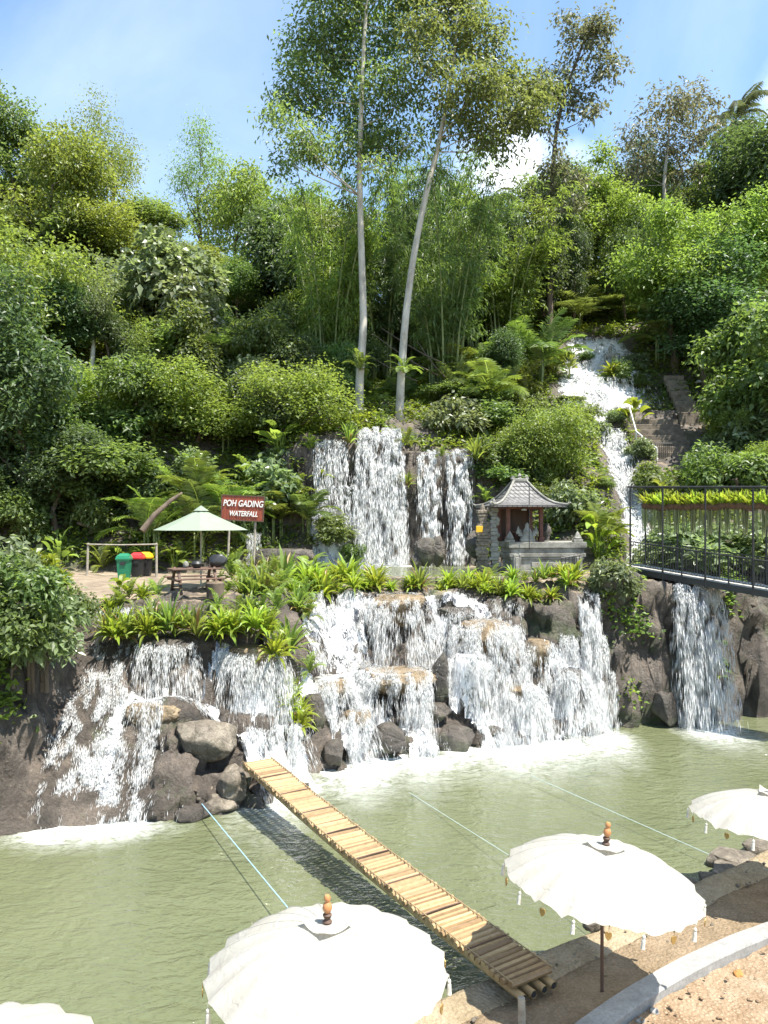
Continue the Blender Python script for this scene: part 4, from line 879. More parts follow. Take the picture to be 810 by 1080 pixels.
# filling of the three hillsides
def fill(us, rows, kinds, lab, grp, wpx, hh, skip=None, seed=1):
    g = random.Random(seed)
    for Y in rows:
        n = max(2, int((us[1]-us[0])/(wpx*.62*46/Y))); 
        for i in range(n):
            u = us[0]+(us[1]-us[0])*(i+.5+g.uniform(-.35, .35))/n; y = Y+g.uniform(-2.4, 2.4)
            if skip and skip(u, y): continue
            key = g.choice(kinds); base = key.rstrip('0123456789'); x = at(u, y); z = hz(x, y)-.4
            w = wpx*46/F*g.uniform(.6, 1.4); h = g.uniform(*hh)*(1.5 if NAMES[base][0] == 'tree' else 1)
            plant(key, (x, y, z), w, h, lab[base], grp+' '+base)
LB = {'palmdark': 'green palm growing among the shrubs of the dense slope above the parasol', 'areca': 'bright palm growing among the shrubs of the dense slope above the parasol', 'tarogreen': 'large leaved green plant among the shrubs of the dense slope above the parasol', 'feathery': 'thin feathery tree among the shrubs of the dense slope above the parasol', 'vine': 'vine smothered shrub in the dense green slope beside the fern bed and parasol', 'pale': 'large leaved grey green shrub in the dense slope above the parasol', 'bright': 'small leaved bright green shrub in the dense slope above the parasol',
 'broadleaf': 'leafy tree along the crest of the slope above the parasol', 'dark': 'dark crowned tree along the crest of the slope above the parasol'}
fill((-70, 318), (39, 42, 45.5, 49, 53), ['vine0', 'vine1', 'vine2', 'pale0', 'pale1', 'pale2', 'bright0', 'bright1', 'vine0', 'dark1', 'palmdark0', 'areca1', 'tarogreen0', 'feathery0'], LB, 'shrubs of the vine slope', 92, (2.6, 4.6), lambda u, y: (u > 250 and y < 41), 3)
LB = dict(LB, bright='bright green shrub high along the crest of the slope', vine='vine smothered shrub high along the crest of the slope', pale='large leaved shrub high along the crest of the slope')
fill((-80, 318), (58, 63, 69), ['bright0', 'bright1', 'bright2', 'vine0', 'vine1', 'broadleaf1', 'broadleaf2', 'pale2'], LB, 'trees along the slope crest', 105, (2.4, 4.2), None, 4)
fill((112, 318), (39.6, 41.2), ['bush0', 'bush1', 'palebush1', 'tarogreen0', 'fern0', 'fern1', 'bush2'], {'bush': 'low green bush on the steep foot of the slope above the name sign', 'palebush': 'low pale bush on the steep foot of the slope above the name sign', 'tarogreen': 'large leaved plant on the steep foot of the slope above the name sign', 'fern': 'fern on the steep foot of the slope above the name sign'}, 'plants at the slope foot', 56, (2.0, 3.3), None, 12)
LC = {'vine': 'shaded shrub at the foot of the bamboo behind the pale trunks', 'dark': 'dark tree closing the gap behind the bamboo', 'broadleaf': 'leafy tree rising behind the bamboo', 'bright': 'sunlit tree crown behind the bamboo', 'palmdark': 'shaded palm under the bamboo', 'bamboo': 'bamboo clump deep in the grove behind the pale trunks'}
fill((318, 590), (48.5,), ['vine0', 'vine1', 'palmdark0', 'vine2'], LC, 'undershrubs of the grove', 70, (1.4, 2.4), lambda u, y: 365 < u < 450, 5)
fill((335, 530), (49.8,), ['vine2', 'dark1', 'palmdark0', 'vine1', 'dark0'], dict(LC, dark='dark low tree in the gap behind the two pale trunks', vine='shaded vine covered shrub in the gap behind the two pale trunks', palmdark='shaded palm in the gap behind the two pale trunks'), 'dark growth behind the pale trunks', 60, (2.4, 3.4), None, 15)
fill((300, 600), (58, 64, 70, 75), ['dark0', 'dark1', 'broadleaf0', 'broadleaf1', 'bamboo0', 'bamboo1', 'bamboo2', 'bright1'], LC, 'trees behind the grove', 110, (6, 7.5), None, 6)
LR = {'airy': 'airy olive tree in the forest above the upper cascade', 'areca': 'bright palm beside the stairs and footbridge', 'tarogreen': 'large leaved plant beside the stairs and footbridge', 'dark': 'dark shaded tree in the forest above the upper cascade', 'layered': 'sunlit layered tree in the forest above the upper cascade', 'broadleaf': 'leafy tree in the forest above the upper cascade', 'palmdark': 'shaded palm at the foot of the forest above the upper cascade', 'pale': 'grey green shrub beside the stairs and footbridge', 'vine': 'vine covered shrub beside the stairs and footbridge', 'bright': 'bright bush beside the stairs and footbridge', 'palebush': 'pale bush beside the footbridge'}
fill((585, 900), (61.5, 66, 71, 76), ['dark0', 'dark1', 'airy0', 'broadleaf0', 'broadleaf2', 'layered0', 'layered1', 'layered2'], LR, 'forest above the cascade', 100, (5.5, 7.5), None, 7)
fill((740, 930), (39.5, 43.5, 47.5, 52, 56), ['vine0', 'vine1', 'bright0', 'bright1', 'vine2', 'areca0', 'tarogreen1', 'pale0'], LR, 'shrubs by the stairs', 80, (2.0, 3.4), lambda u, y: u < 775 and y > 43, 8)
fill((505, 600), (39.8, 42.5, 45.5), ['bush0', 'bush1', 'palebush0', 'bush2'], {'bush': 'green bush on the bank between the pavilion and upper cascade', 'palebush': 'pale bush on the bank between the pavilion and upper cascade'}, 'bank bushes', 50, (1.4, 2.2), lambda u, y: u < 530 and y < 42, 9)
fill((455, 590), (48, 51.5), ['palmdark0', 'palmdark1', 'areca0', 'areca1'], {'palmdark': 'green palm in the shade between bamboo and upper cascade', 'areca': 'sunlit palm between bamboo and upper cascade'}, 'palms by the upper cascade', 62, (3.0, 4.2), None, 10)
for k, (px, Y, top, w) in enumerate([(650, 47.6, 432, 22), (622, 48.5, 428, 24), (630, 46, 445, 26), (640, 41.5, 506, 18), (682, 42.3, 470, 20), (695, 39, 520, 22), (600, 50.5, 425, 24), (598, 56, 372, 22), (670, 54, 372, 26), (675, 52, 395, 24), (588, 53.5, 400, 22)]):
    grow('bush%d' % (k % 3) if k % 2 else 'palebush%d' % (k % 3), px, Y, top, w, 'low dark bush at the very edge of the running stream or upper cascade', 'streamside bushes')
# rows of yellow green ferns along the ledges
g = random.Random(3)
def row(px0, px1, Yf, zf, n, size, lab, grp, keys=('rosette0', 'rosette1', 'rosette0', 'rosettegreen1'), jy=.25):
    for i in range(n):
        px = px0+(px1-px0)*(i+.5+g.uniform(-.3, .3))/n; Y = Yf(px)+g.uniform(-jy, jy); x = at(px, Y); z = zf(x, Y)
        s = size*g.choice([.65, .85, 1.0, 1.15, 1.3]); plant(g.choice(keys), (x, Y, z), s, s*g.uniform(.55, .75), lab, grp)
row(108, 318, lambda p: 23.25, lambda x, y: hz(x, 23.6)+.26, 20, 1.0, 'yellow green strap leaved fern along the front edge of the big planting bed', 'ferns at the bed front', jy=.1)
row(112, 322, lambda p: 23.8, lambda x, y: hz(x, y)+.16, 14, .95, 'yellow green strap leaved fern in the second row of the big planting bed', 'ferns in the bed middle', jy=.2)
row(225, 330, lambda p: 25.2, lambda x, y: hz(x, y)+.15, 7, 1.35, 'green feathery fern behind the planting bed beside the parasol', 'feathery ferns', ('fern0', 'fern1', 'rosettegreen0'))
row(318, 395, lambda p: 29.3, lambda x, y: hz(x, y)+.1, 8, 1.15, 'yellow green fern on the ledge above the white chute', 'ferns above the chute', jy=.4)
row(255, 330, lambda p: 28.2, lambda x, y: hz(x, y)+.2, 6, 1.3, 'fern behind the bed between the parasol table and the chute', 'ferns behind the bed', ('fern0', 'fern1', 'rosette0'))
row(345, 395, lambda p: 31, lambda x, y: hz(x, y)+.1, 5, 1.3, 'fern by the upper pool above the white chute', 'ferns by the upper pool', ('rosette0', 'rosette1', 'rosettegreen1'))
row(392, 470, lambda p: 29.9, lambda x, y: hz(x, y)+.05, 5, 1.05, 'rounded yellow green fern behind the topmost round stone', 'ferns behind the topmost stone', jy=.15)
row(470, 610, lambda p: 30.2, lambda x, y: hz(x, y)+.1, 13, .9, 'yellow green fern in the row before the pavilion', 'ferns before the pavilion', jy=.2)
row(478, 605, lambda p: 29.6, lambda x, y: hz(x, y)+.05, 9, .9, 'yellow green fern overhanging the cascade before the pavilion', 'overhanging ferns', jy=.1)
for px, Y, lab in ((432, 30.2, 'dark red spiky bromeliad behind the topmost round stone'), (478, 30.6, 'green spiky bromeliad beside the fern row')): grow('rosettegreen0', px, Y, 598, 30, lab)
for k, (px, Y, top, w, lab) in enumerate([(518, 33, 570, 38, 'bright fern clump at the corner of the pavilion plinth'), (310, 24.6, 612, 30, 'grey spiky plant at the end of the big planting bed'), (300, 33, 545, 50, 'dark fern on the bank behind the bed'), (328, 35, 540, 46, 'broad fern below the banana plant'),
        (362, 34, 570, 40, 'fern clump hanging at the upper pool corner'), (400, 43.2, 440, 24, 'grassy tuft above the tallest fall')]):
    grow(('fern0', 'rosettegreen1', 'fern1', 'rosettegreen0')[k % 4], px, Y, top, w, lab)
row(236, 330, lambda p: 27.2, lambda x, y: hz(x, y)+.05, 8, 1.3, 'lush fern on the terrace around the picnic table', 'terrace ferns', ('fern0', 'fern1', 'rosettegreen0', 'rosettegreen1'), .5)
row(235, 335, lambda p: 30.5, lambda x, y: hz(x, y)+.05, 8, 1.6, 'feathery fern on the terrace between parasol and upper pool', 'ferns by the parasol', ('fern0', 'fern1', 'tarogreen0', 'rosettegreen1'), .9)
row(85, 200, lambda p: 36.6, lambda x, y: hz(x, y)+.0, 9, 1.7, 'low fern at the foot of the slope behind the bins', 'ferns behind the bins', ('fern0', 'fern1', 'tarogreen1'), .5)
row(108, 165, lambda p: 25.2, lambda x, y: hz(x, y)+.05, 5, 1.0, 'small fern at the back of the planting bed below the bins', 'ferns below the bins', ('fern0', 'rosette0', 'rosettegreen1'), .4)
for k, (px, Y, zz, w, hh, lab) in enumerate([(328, 41.3, 11.4, 1.7, 1.1, 'drooping fern at the lip of the slanting upper fall'), (369, 41.2, 11.9, 1.6, 1.3, 'drooping fern between the slanting fall and the tallest fall'), (430, 41.2, 11.7, 1.5, 1.2, 'drooping fern between the tallest fall and the twin fall'), (466, 41.0, 11.1, 1.0, .7, 'small tuft dividing the two streams of the twin fall'), (503, 41.2, 11.0, 1.9, 1.3, 'drooping fern at the outer lip of the twin fall'), (315, 40.6, 9.2, 1.8, 1.2, 'fern on the dark rock beside the slanting upper fall'), (512, 40.5, 8.6, 1.6, 1.1, 'fern on the dark rock above the carved pillars'), (430, 40.7, 9.6, 1.1, .8, 'little fern on the bare rock between tallest and twin fall')]):
    plant(('fern0', 'rosettegreen0', 'fern1')[k % 3], (at(px, Y), Y, zz), w, hh, lab)
for k, (px, py, Y, w, hh, lab) in enumerate([(14, 705, 20.0, 2.3, 1.9, 'leafy green bush hanging low over the shaded cliff face'), (44, 700, 20.7, 1.9, 1.7, 'small leafy bush at the upper corner of the wet slab'), (24, 660, 19.9, 2.0, 1.8, 'rounded leafy bush bulging over the shaded cliff top'), (66, 668, 21.7, 1.5, 1.2, 'pale bush hanging over the corner of the slab below the path'), (-14, 650, 20.3, 2.2, 2.0, 'dense bush at the frame edge on the cliff top')]):
    plant(('bush0', 'palebush0', 'bush1')[k % 3], pt(px, py, Y), w, hh, lab)
# leafy bushes over the shaded cliff
for k, (px, Y, top, w, lab) in enumerate([(20, 20.6, 560, 95, 'leafy bush of pale paddle leaves on top of the shaded cliff'), (46, 23.2, 572, 75, 'leafy bush with paddle leaves reaching towards the path'), (-8, 20.4, 615, 90, 'bright green bush hanging over the shaded cliff'), (52, 22.6, 618, 66, 'low paddle leaved bush above the wet slab'), (-30, 19.8, 560, 90, 'leafy bush at the frame edge over the cliff')]):
    x = at(px, Y); zz = hz(x, Y)-.1; plant(('paddle0', 'paddle1', 'bush0', 'paddle0', 'paddle1', 'bush2')[k], (x, Y, zz), w/F*Y, max(zat(top, Y)-zz, .8), lab)
# ground cover on the slopes and creepers on the cliffs
def scatter(name, n, us, ys, m, Ln, W, zmin=5.7, seed=1, cond=None, lift=.25, label=None):
    q = np.random.default_rng(seed); u = q.uniform(*us, n); y = np.sqrt(q.uniform(ys[0]**2, ys[1]**2, n)); x = (u-405)/F*y; z = height(x, y)
    d = seg_dist(x, y, STREAM); ok = (d > 1.0) & (z > zmin) & ~((np.abs(u-628) < 42) & (y > 50) & (y < 58)) & ~((np.abs(u-706) < 38) & (y > 45) & (y < 51)) & ~((u > 318) & (u < 505) & (y > 38) & (y < 42.2)) & ~((u > 490) & (u < 625) & (y < 39))
    if cond is not None: ok &= cond(u, y, z)
    ok &= vnoise(x*.8, y*.8, None, 9) > -.55
    x, y, z = x[ok], y[ok], z[ok]; per = 5; k = len(x)*per
    p = np.repeat(np.stack([x, y, z+q.random(len(x))*lift], 1), per, 0)+q.normal(0, .16, (k, 3))
    dd = q.normal(0, 1, (k, 3))*np.array([1, 1, .4])+np.array([0, -.3, .35]); s = q.uniform(.6, 1.4, k)
    V, T = leaf_quads(p, dd, np.array([0, -.3, 1.])+q.normal(0, .4, (k, 3)), Ln*s, W*s)
    return tag(link(name, raw_mesh(name, V, T, M[m])), kind='stuff')
scatter('ground_cover', 85000, (-110, 930), (36.4, 76), 'leaf_ground', .26, .14, 5.75, 3)
scatter('creeper_leaves', 5200, (640, 900), (27, 34), 'leaf_ground', .2, .13, .9, 5, lambda u, y, z: (vnoise(u*.03, z*.8, None, 4) > .1) & ((u > 760) | (u < 690)) & (z < 5.5), .1)
scatter('creeper_leaves', 3000, (-160, 60), (12, 21.5), 'leaf_ground', .2, .13, 2.2, 6, lambda u, y, z: (vnoise(u*.03, z*.9, None, 4) > -.1), .1)
# ---------------------------------------------------------------- the near bank
BO, BD = np.array([1.1, 12.0]), np.array([.822, .57]); BN = np.array([.57, -.822])      # point, direction along the shore, direction inland
def bank(s, d): q = BO+BD*s+BN*d; return float(q[0]), float(q[1])
def dkerb(s): return 1.62+.028*(s-3)**2 if s > 0 else 1.62+.028*9
def bank_mesh(name, m, ss, prof, amp, smooth=True, seed=1, sharp=False):
    V = []; n = len(prof(0))
    for s in ss:
        for d, z in prof(s): x, y = bank(s, d); V.append((x, y, z))
    V = np.array(V); 
    k = fbm(V[:,0]*1.3, V[:,1]*1.3, None, 4, seed); V[:,2] += np.where(V[:,2] > -.3, k*amp, 0)
    j = fbm(V[:,0]*2.1, V[:,1]*2.1, None, 4, seed+4); V[:,:2] += BN*(j*amp*1.3)[:, None]
    i = np.arange(len(ss)*n).reshape(len(ss), n)
    T = np.stack([i[:-1,:-1], i[:-1,1:], i[1:,1:], i[1:,:-1]], -1).reshape(-1, 4)[:, ::-1]
    return raw_mesh(name, V, T, m, smooth)
def dirt_mat(name, a, b, c, stones=.5):
    m, nt, out = mat(name); v = coords(nt)
    col = ramp(nt, noise(nt, v, 1.1, 10, .7, .3), [(.32, a), (.5, b), (.68, c)])
    vo = N(nt, 'ShaderNodeTexVoronoi'); vo.inputs['Scale'].default_value = 16; L(nt, v, vo.inputs['Vector'])
    col = mixc(nt, math_(nt, 'MULTIPLY', ramp(nt, vo.outputs['Distance'], [(.1, (1,)*3), (.35, (0,)*3)]), stones), col, tuple(min(k*1.25, .6) for k in c))
    col = mixc(nt, .5, col, ramp(nt, noise(nt, v, 22, 5, .75), [(.3, (.35,)*3), (.6, (1,)*3)]), 'MULTIPLY')
    p = N(nt, 'ShaderNodeBsdfPrincipled'); L(nt, col, p.inputs['Base Color']); p.inputs['Roughness'].default_value = .95; p.inputs['Specular IOR Level'].default_value = .2
    h = math_(nt, 'ADD', noise(nt, v, 5, 10, .75), math_(nt, 'MULTIPLY', vo.outputs['Distance'], -.5))
    L(nt, bump(nt, h, .9, .07), p.inputs['Normal']); L(nt, p.outputs[0], out.inputs[0]); return m
M['coping'] = dirt_mat('coping', (.22, .168, .10), (.32, .255, .165), (.42, .345, .24), .2)
M['path_dirt'] = dirt_mat('path_dirt', (.165, .12, .072), (.245, .182, .115), (.33, .25, .165), .35)
M['dirt_red'] = dirt_mat('dirt_red', (.20, .125, .07), (.31, .22, .14), (.42, .33, .23), .7)
M['dirt_orange'] = dirt_mat('dirt_orange', (.38, .17, .05), (.48, .24, .08), (.50, .32, .16), .3)
ss = np.concatenate([np.arange(-90, -8, 4.), np.arange(-8, 14, .12), np.arange(14, 90, 4.)])
ss2 = np.concatenate([np.arange(-90, -8, 4.), np.arange(-8, 14, .06), np.arange(14, 90, 4.)])
dd_ = [.0, .06, .12, .2, .3, .4, .5, .58, .64]
tag(link('kerb', bank_mesh('kerb', M['coping'], ss2, lambda s: [(-.35, -1.0), (-.12, -.15), (-.02, .22), (.03, .36)]+[(q, .40+.02*math.sin(q*9)) for q in dd_[2:]]+[(.70, .34)], .045, seed=3)), kind='structure')
tag(link('path', bank_mesh('path', M['path_dirt'], ss2, lambda s: [(.60, .30), (.66, .37)]+[(.66+(dkerb(s)-.66)*t, .38+.09*t) for t in np.linspace(.08, 1.0, 14)]+[(dkerb(s)+.1, .42)], .05, seed=5)), kind='structure')
def kerb_prof(s):
    d = dkerb(s); return [(d, .30), (d+.003, .525), (d+.015, .545), (d+.19, .552), (d+.355, .545), (d+.37, .525), (d+.373, .25)]
km = bank_mesh('kerb', M['concrete'], ss2, kerb_prof, .008, False, 7); tag(link('kerb', km), kind='structure')
dl = [.36, .39, .42, .46, .5, .55]+list(np.arange(.62, 3.2, .07))+list(np.geomspace(3.3, 160, 22))
tag(link('ground', bank_mesh('ground', M['dirt_red'], ss2, lambda s: [(dkerb(s)+q, .36+.05*min(q, 3)+max(q-3, 0)*.05) for q in dl], .085, seed=9)), kind='structure')
g = random.Random(8)
def clods(px0, px1, py0, py1, n, r, lab, grp, m, zb=.45):
    for i in range(n):
        px, py = g.uniform(px0, px1), g.uniform(py0, py1); Y = (CZ-zb)*F/(py-550); X = at(px, Y); d = (np.array([X, Y])-BO)@BN; s = (np.array([X, Y])-BO)@BD
        if d < dkerb(s)+.45: continue
        rr = r*g.uniform(.5, 1.5); o = link('clod', rock_mesh('clod', m, (rr, rr*.8, rr*.55), i+300, 0, 2, .4), None, (X, Y, zb+.0), (0, 0, g.random()*6)); tag(o, lab, 'clod', grp)
clods(650, 805, 985, 1078, 60, .035, 'dry pale clod lying on the dug up earth beyond the concrete kerb', 'clods on the dug up earth', M['dirt_red'])
clods(640, 700, 1040, 1078, 10, .06, 'grey lump of rubble lying right against the concrete kerb', 'rubble along the kerb', M['concrete'], .40)
clods(725, 780, 1003, 1035, 10, .10, 'orange lump of earth in the orange patch beside the kerb', 'orange earth lumps', M['dirt_orange'], .38)
def pebbles(n, seed):
    q = random.Random(seed)
    for i in range(n):
        s_ = q.uniform(-.5, 8.5); d_ = q.choice((q.uniform(.1, .6), q.uniform(.7, 1.5), q.uniform(.62, .75))); X, Y = bank(s_, d_); r_ = q.choice((.02, .03, .03, .05))
        o = link('pebble', rock_mesh('pebble', M['rock_dry' if q.random() < .6 else 'coping'], (r_, r_*.8, r_*.55), 1500+i, 0, 2, .3), None, (X, Y, .43 if d_ < .65 else .42), (0, 0, q.random()*6)); tag(o, 'little pebble lying on the dirt path by the stone edging of the pool', 'pebble', 'pebbles on the path')
pebbles(60, 5)
for k, (px, py, w, h, Y, lab) in enumerate([(772, 905, 62, 26, 17.2, 'wide pale tan rock on the shore where the thin rope ends'), (770, 919, 60, 26, 16.6, 'tan flat rock in front of the wide pale one on the shore'), (748, 928, 30, 26, 16.2, 'small angular dark sided rock at the corner of the shore'),
      (728, 932, 26, 16, 15.9, 'small grey rock half in the water beside the shore'), (800, 893, 40, 22, 17.9, 'dark grey rock under the parasol at the frame edge'), (625, 972, 30, 18, 13.8, 'brown rock at the water line behind the parasol pole'), (790, 913, 40, 22, 17.0, 'tan rock behind the stone coping below the half seen parasol')]):
    rx, rz = w/F*Y/2, h/F*Y/2; o = link('shore_rock', rock_mesh('shore_rock', M['rock_dry'], (rx, rx*.7, rz), 500+k, .3, 4, .25), None, (at(px, Y), Y, zat(py, Y)), (0, 0, k*.8)); tag(o, lab, 'rock')

# ---------------------------------------------------------------- bamboo bridge
A = pt(271, 803, 20.9); B = Vector((2.28, 11.75, .70)); dv = B-A; ln = dv.length
br = thing('bamboo_bridge', 'narrow bamboo footbridge lying across the green pool from rocks to shore', 'bridge', A, 0)
e1 = Vector((dv.x, dv.y, 0)).normalized(); e2 = Vector((-e1.y, e1.x, 0))
def sag(t): return -.10*math.sin(math.pi*t)
def on(t, q, z=0): return dv*t+e2*q+Vector((0, 0, z+sag(t)))
def bamboo_mat():
    m, nt, out = mat('bamboo_slats'); ge = N(nt, 'ShaderNodeNewGeometry'); v = coords(nt)
    col = ramp(nt, ge.outputs['Random Per Island'], [(0, (.20, .125, .06)), (.4, (.33, .225, .11)), (.75, (.42, .305, .16)), (1, (.27, .19, .10))])
    col = mixc(nt, .5, col, ramp(nt, noise(nt, v, 9, 6, .7), [(.32, (.45, .40, .35)), (.6, (1,)*3)]), 'MULTIPLY')
    p = N(nt, 'ShaderNodeBsdfPrincipled'); L(nt, col, p.inputs['Base Color']); p.inputs['Roughness'].default_value = .5
    L(nt, bump(nt, noise(nt, v, 20, 4, .6), .4, .01), p.inputs['Normal']); L(nt, p.outputs[0], out.inputs[0]); return m
M['bamboo_dry'] = bamboo_mat()
b = MB(); g = random.Random(4); ns = 84
for i in range(ns):
    t = (i+.5)/ns; w = .43+g.uniform(-.025, .035); r = ln/ns*.5*g.uniform(.78, .95); sk = g.uniform(-.012, .012)
    p0, p1 = on(t, -w)+e1*sk, on(t, w)-e1*sk; p0.z += g.uniform(-.006, .01); p1.z += g.uniform(-.006, .01)
    b.tube([p0, p0.lerp(p1, .33), p0.lerp(p1, .66), p1], [r, r*1.03, r*.98, r*1.02], 8)
b.build('deck', M['bamboo_dry'], br, True)
for q in (-.30, -.1, .12, .31):
    b = MB(); b.tube([on(t, q, -.13) for t in np.linspace(-.004, 1.012, 14)], .062, 10, False)
    V = on(1.012, q, -.13); b.build('bamboo_pole', M['bamboo_dry'], br, True)
    b = MB(); b.tube([V-e1*.10, V-e1*.002], .045, 10); b.build('hollow', M['plastic_black'], br)  # solid black plug, paints the shade inside the open pole end
for q in (-.40, .40):
    b = MB(); b.tube([on(t, q, .07) for t in np.linspace(0, 1, 24)], .010, 6); b.build('split_rail', M['bamboo_dry'], br, True)
for t in (.115, .22, .33, .44, .56, .67, .785, .9):
    b = MB(); b.tube([on(t, -.45, .062), on(t, 0, .068), on(t, .45, .062)], .014, 6); b.build('binding', M['wood_dark'], br, True)
# stake and ropes
x, y = at(550, 11.1), 11.1
MB().tube([(0, 0, -.4), (.005, 0, .2), (0, .005, .42)], [.06, .057, .055], 10).build('wooden_stake', M['wood_grey'], None, True, (x, y, .40)); tag(bpy.data.objects['wooden_stake'], 'short weathered wooden stake standing beside the shore end of the bamboo bridge', 'stake')
def rope(label, a, b, m, sg=.15, r=.013):
    P = [a.lerp(b, t)-Vector((0, 0, sg*4*t*(1-t))) for t in np.linspace(0, 1, 30)]; o = MB().tube(P, r, 6).build('rope', M[m], None, True); tag(o, label, 'rope')
rope('taut blue rope tied to the dark rocks beside the bamboo bridge', pt(213, 848, 20.1), Vector((-.15, 11.3, .5)), 'rope_blue', .0, .011)
rope('pale thin rope crossing the water from the cascade towards the largest visible parasol pole', pt(400, 816, 23.9), Vector((4.0, 14.1, .5)), 'rope_pale', -.0, .007)
rope('pale thin rope running over the water to the tan shore rocks', pt(560, 818, 22.5), pt(757, 905, 17.1), 'rope_pale', .0, .008)

# ---------------------------------------------------------------- white shore parasols
def parasol(label, loc, tilt, rz, dia=3.0, group='white parasols on the shore'):
    t = thing('parasol', label, 'parasol', loc, rz, group); hr = 1.74; Rr = dia/2; nr = 20
    pole = MB().tube([(0, 0, -.3), (0, 0, hr+.45)], .026, 12).build('pole', M['wood_dark'], t, True)
    V, T = [], []; sub = 5; na = nr*sub; nrad = 14; g = random.Random(len(label)); W_ = [g.uniform(-1, 1) for _ in range(nr*sub)]
    for i in range(nrad+1):
        q = i/nrad
        for k in range(na):
            a = 2*math.pi*k/na; ph = (k % sub)/sub; sc_ = math.sin(math.pi*ph)
            r = Rr*q*(1-.032*sc_*q**4); z = .50*(1-q**2.3)-(.06*sc_+.045*W_[k % na]*sc_)*q**2.0-.012*math.sin(a*7+q*5)*q
            V.append((r*math.cos(a), r*math.sin(a), z))
    for i in range(nrad):
        for k in range(na): T.append((i*na+k, (i+1)*na+k, (i+1)*na+(k+1) % na, i*na+(k+1) % na))
    c = link('canopy', raw_mesh('canopy', V, np.array(T), M['canvas'], True), t, (0, 0, hr), tilt)
    # small square vent flap with its corners up
    n = 8; W = []
    for i in range(n+1):
        for j in range(n+1):
            u, v = i/n*2-1, j/n*2-1; W.append((u*.24, v*.24, .53+.06*(u*u*v*v)+.0*abs(u)-.05*(abs(u)+abs(v))*.5*(1-abs(u*v))))
    Q = [(i*(n+1)+j, (i+1)*(n+1)+j, (i+1)*(n+1)+j+1, i*(n+1)+j+1) for i in range(n) for j in range(n)]
    link('vent_flap', raw_mesh('vent_flap', W, np.array(Q), M['canvas'], True), c, (0, 0, .015), (0, 0, .5))
    MB().lathe([(.0, .52), (.052, .525), (.06, .56), (.035, .59), (.05, .62), (.058, .645), (.03, .67)], 14).build('finial_base', M['wood_dark'], c, True)
    MB().lathe([(.028, .66), (.05, .69), (.062, .73), (.05, .775), (.03, .80), (.04, .825), (.042, .86), (.028, .885), (.0, .89)], 14).build('finial', M['finial_wood'], c, True)
    b = MB()
    for k in range(nr):
        a = 2*math.pi*k/nr; P = [(Rr*q*math.cos(a), Rr*q*math.sin(a), .50*(1-q**2.3)-.012*math.sin(a*7+q*5)*q+.0015) for q in np.linspace(.1, 1.0, 12)]; b.tube(P, .0045, 5)
    b.build('seam', M['canvas'], c)
    b = MB()
    for k in range(nr):
        a = 2*math.pi*k/nr; P = [(Rr*q*math.cos(a), Rr*q*math.sin(a), .50*(1-q**2.3)-.03) for q in (.03, .3, .55, .8, .985)]; b.tube(P, .009, 5)
    b.build('rib_frame', M['wood_dark'], c)
    b = MB()
    for k in range(nr):
        a = 2*math.pi*k/nr; b.tube([(.03*math.cos(a), .03*math.sin(a), -.02), (Rr*.55*math.cos(a), Rr*.55*math.sin(a), .345)], .006, 5)
    b.build('strut_frame', M['wood_dark'], c)
    for k in range(nr):
        a = 2*math.pi*k/nr; p = Vector((Rr*math.cos(a), Rr*math.sin(a), -.0))
        if k % 2:
            b = MB(); b.tube([p, p-Vector((0, 0, .05))], .004, 5); b.lathe([(.006, -.05), (.022, -.065), (.024, -.085), (.016, -.095), (.026, -.12), (.03, -.20), (.034, -.235)], 8, p); b.build('tassel', M['tassel'], c)
        else:
            b = MB(); b.tube([p, p-Vector((0, 0, .07))], .003, 5); O = p-Vector((0, 0, .13)); s = Vector((-math.sin(a), math.cos(a), 0)); nn = Vector((math.cos(a), math.sin(a), 0))*.006
            hp = [(0, -.065), (.035, -.03), (.048, .01), (.04, .045), (.02, .055), (0, .038), (-.02, .055), (-.04, .045), (-.048, .01), (-.035, -.03)]
            F0 = [O+s*h+Vector((0, 0, v))+nn for h, v in hp]; F1 = [O+s*h+Vector((0, 0, v))-nn for h, v in hp]; m = len(hp)
            b.add(F0+F1, [tuple(range(m)), tuple(range(2*m-1, m-1, -1))]+[(i, m+i, m+(i+1) % m, (i+1) % m) for i in range(m)]); b.build('charm', M['gold'], c)
    return t
parasol('white parasol with upright finial rising before the shore end of the bamboo bridge', (-.70, 9.5, .46), (0, 0, 0), .2)
parasol('white tilted parasol on a dark pole standing at the edge of the concrete kerb', (3.36, 11.85, .44), (0, R(6.5), 0), .1)
parasol('white parasol half cut by the frame above the shore rocks', (7.55, 15.0, .12), (0, R(7), 0), .6)
parasol('white parasol of which only a small corner shows by the water', (-4.12, 7.5, .34), (0, R(2), 0), .4)

# ---------------------------------------------------------------- terrace: parasol, table, bins, fence, sign
Yp = 29; zg = hz(at(212, Yp), Yp); zt = zat(536, Yp)
gp = thing('parasol', 'pale green garden parasol over the dark picnic table', 'parasol', (at(212, Yp), Yp, zg))
b = MB(); n = 8; Rr = 1.74; zr = zat(559, Yp)-zg; zt -= zg; V, T = [], []
for i in range(9):
    q = i/8
    for k in range(n*4):
        a = 2*math.pi*(k+1)/(n*4); f = (k % 4)/4; rr = Rr*q*(math.cos(math.pi/n)/math.cos(2*math.pi/n*f-math.pi/n)); V.append((rr*math.cos(a), rr*math.sin(a), zt+(zr-zt)*q**.93))
T = [(i*n*4+k, (i+1)*n*4+k, (i+1)*n*4+(k+1) % (n*4), i*n*4+(k+1) % (n*4)) for i in range(8) for k in range(n*4)]
V2 = [(x, y, z-.012) for x, y, z in V]; cme = raw_mesh('canopy', V, np.array(T), M['canvas_green'], False); link('canopy', cme, gp)
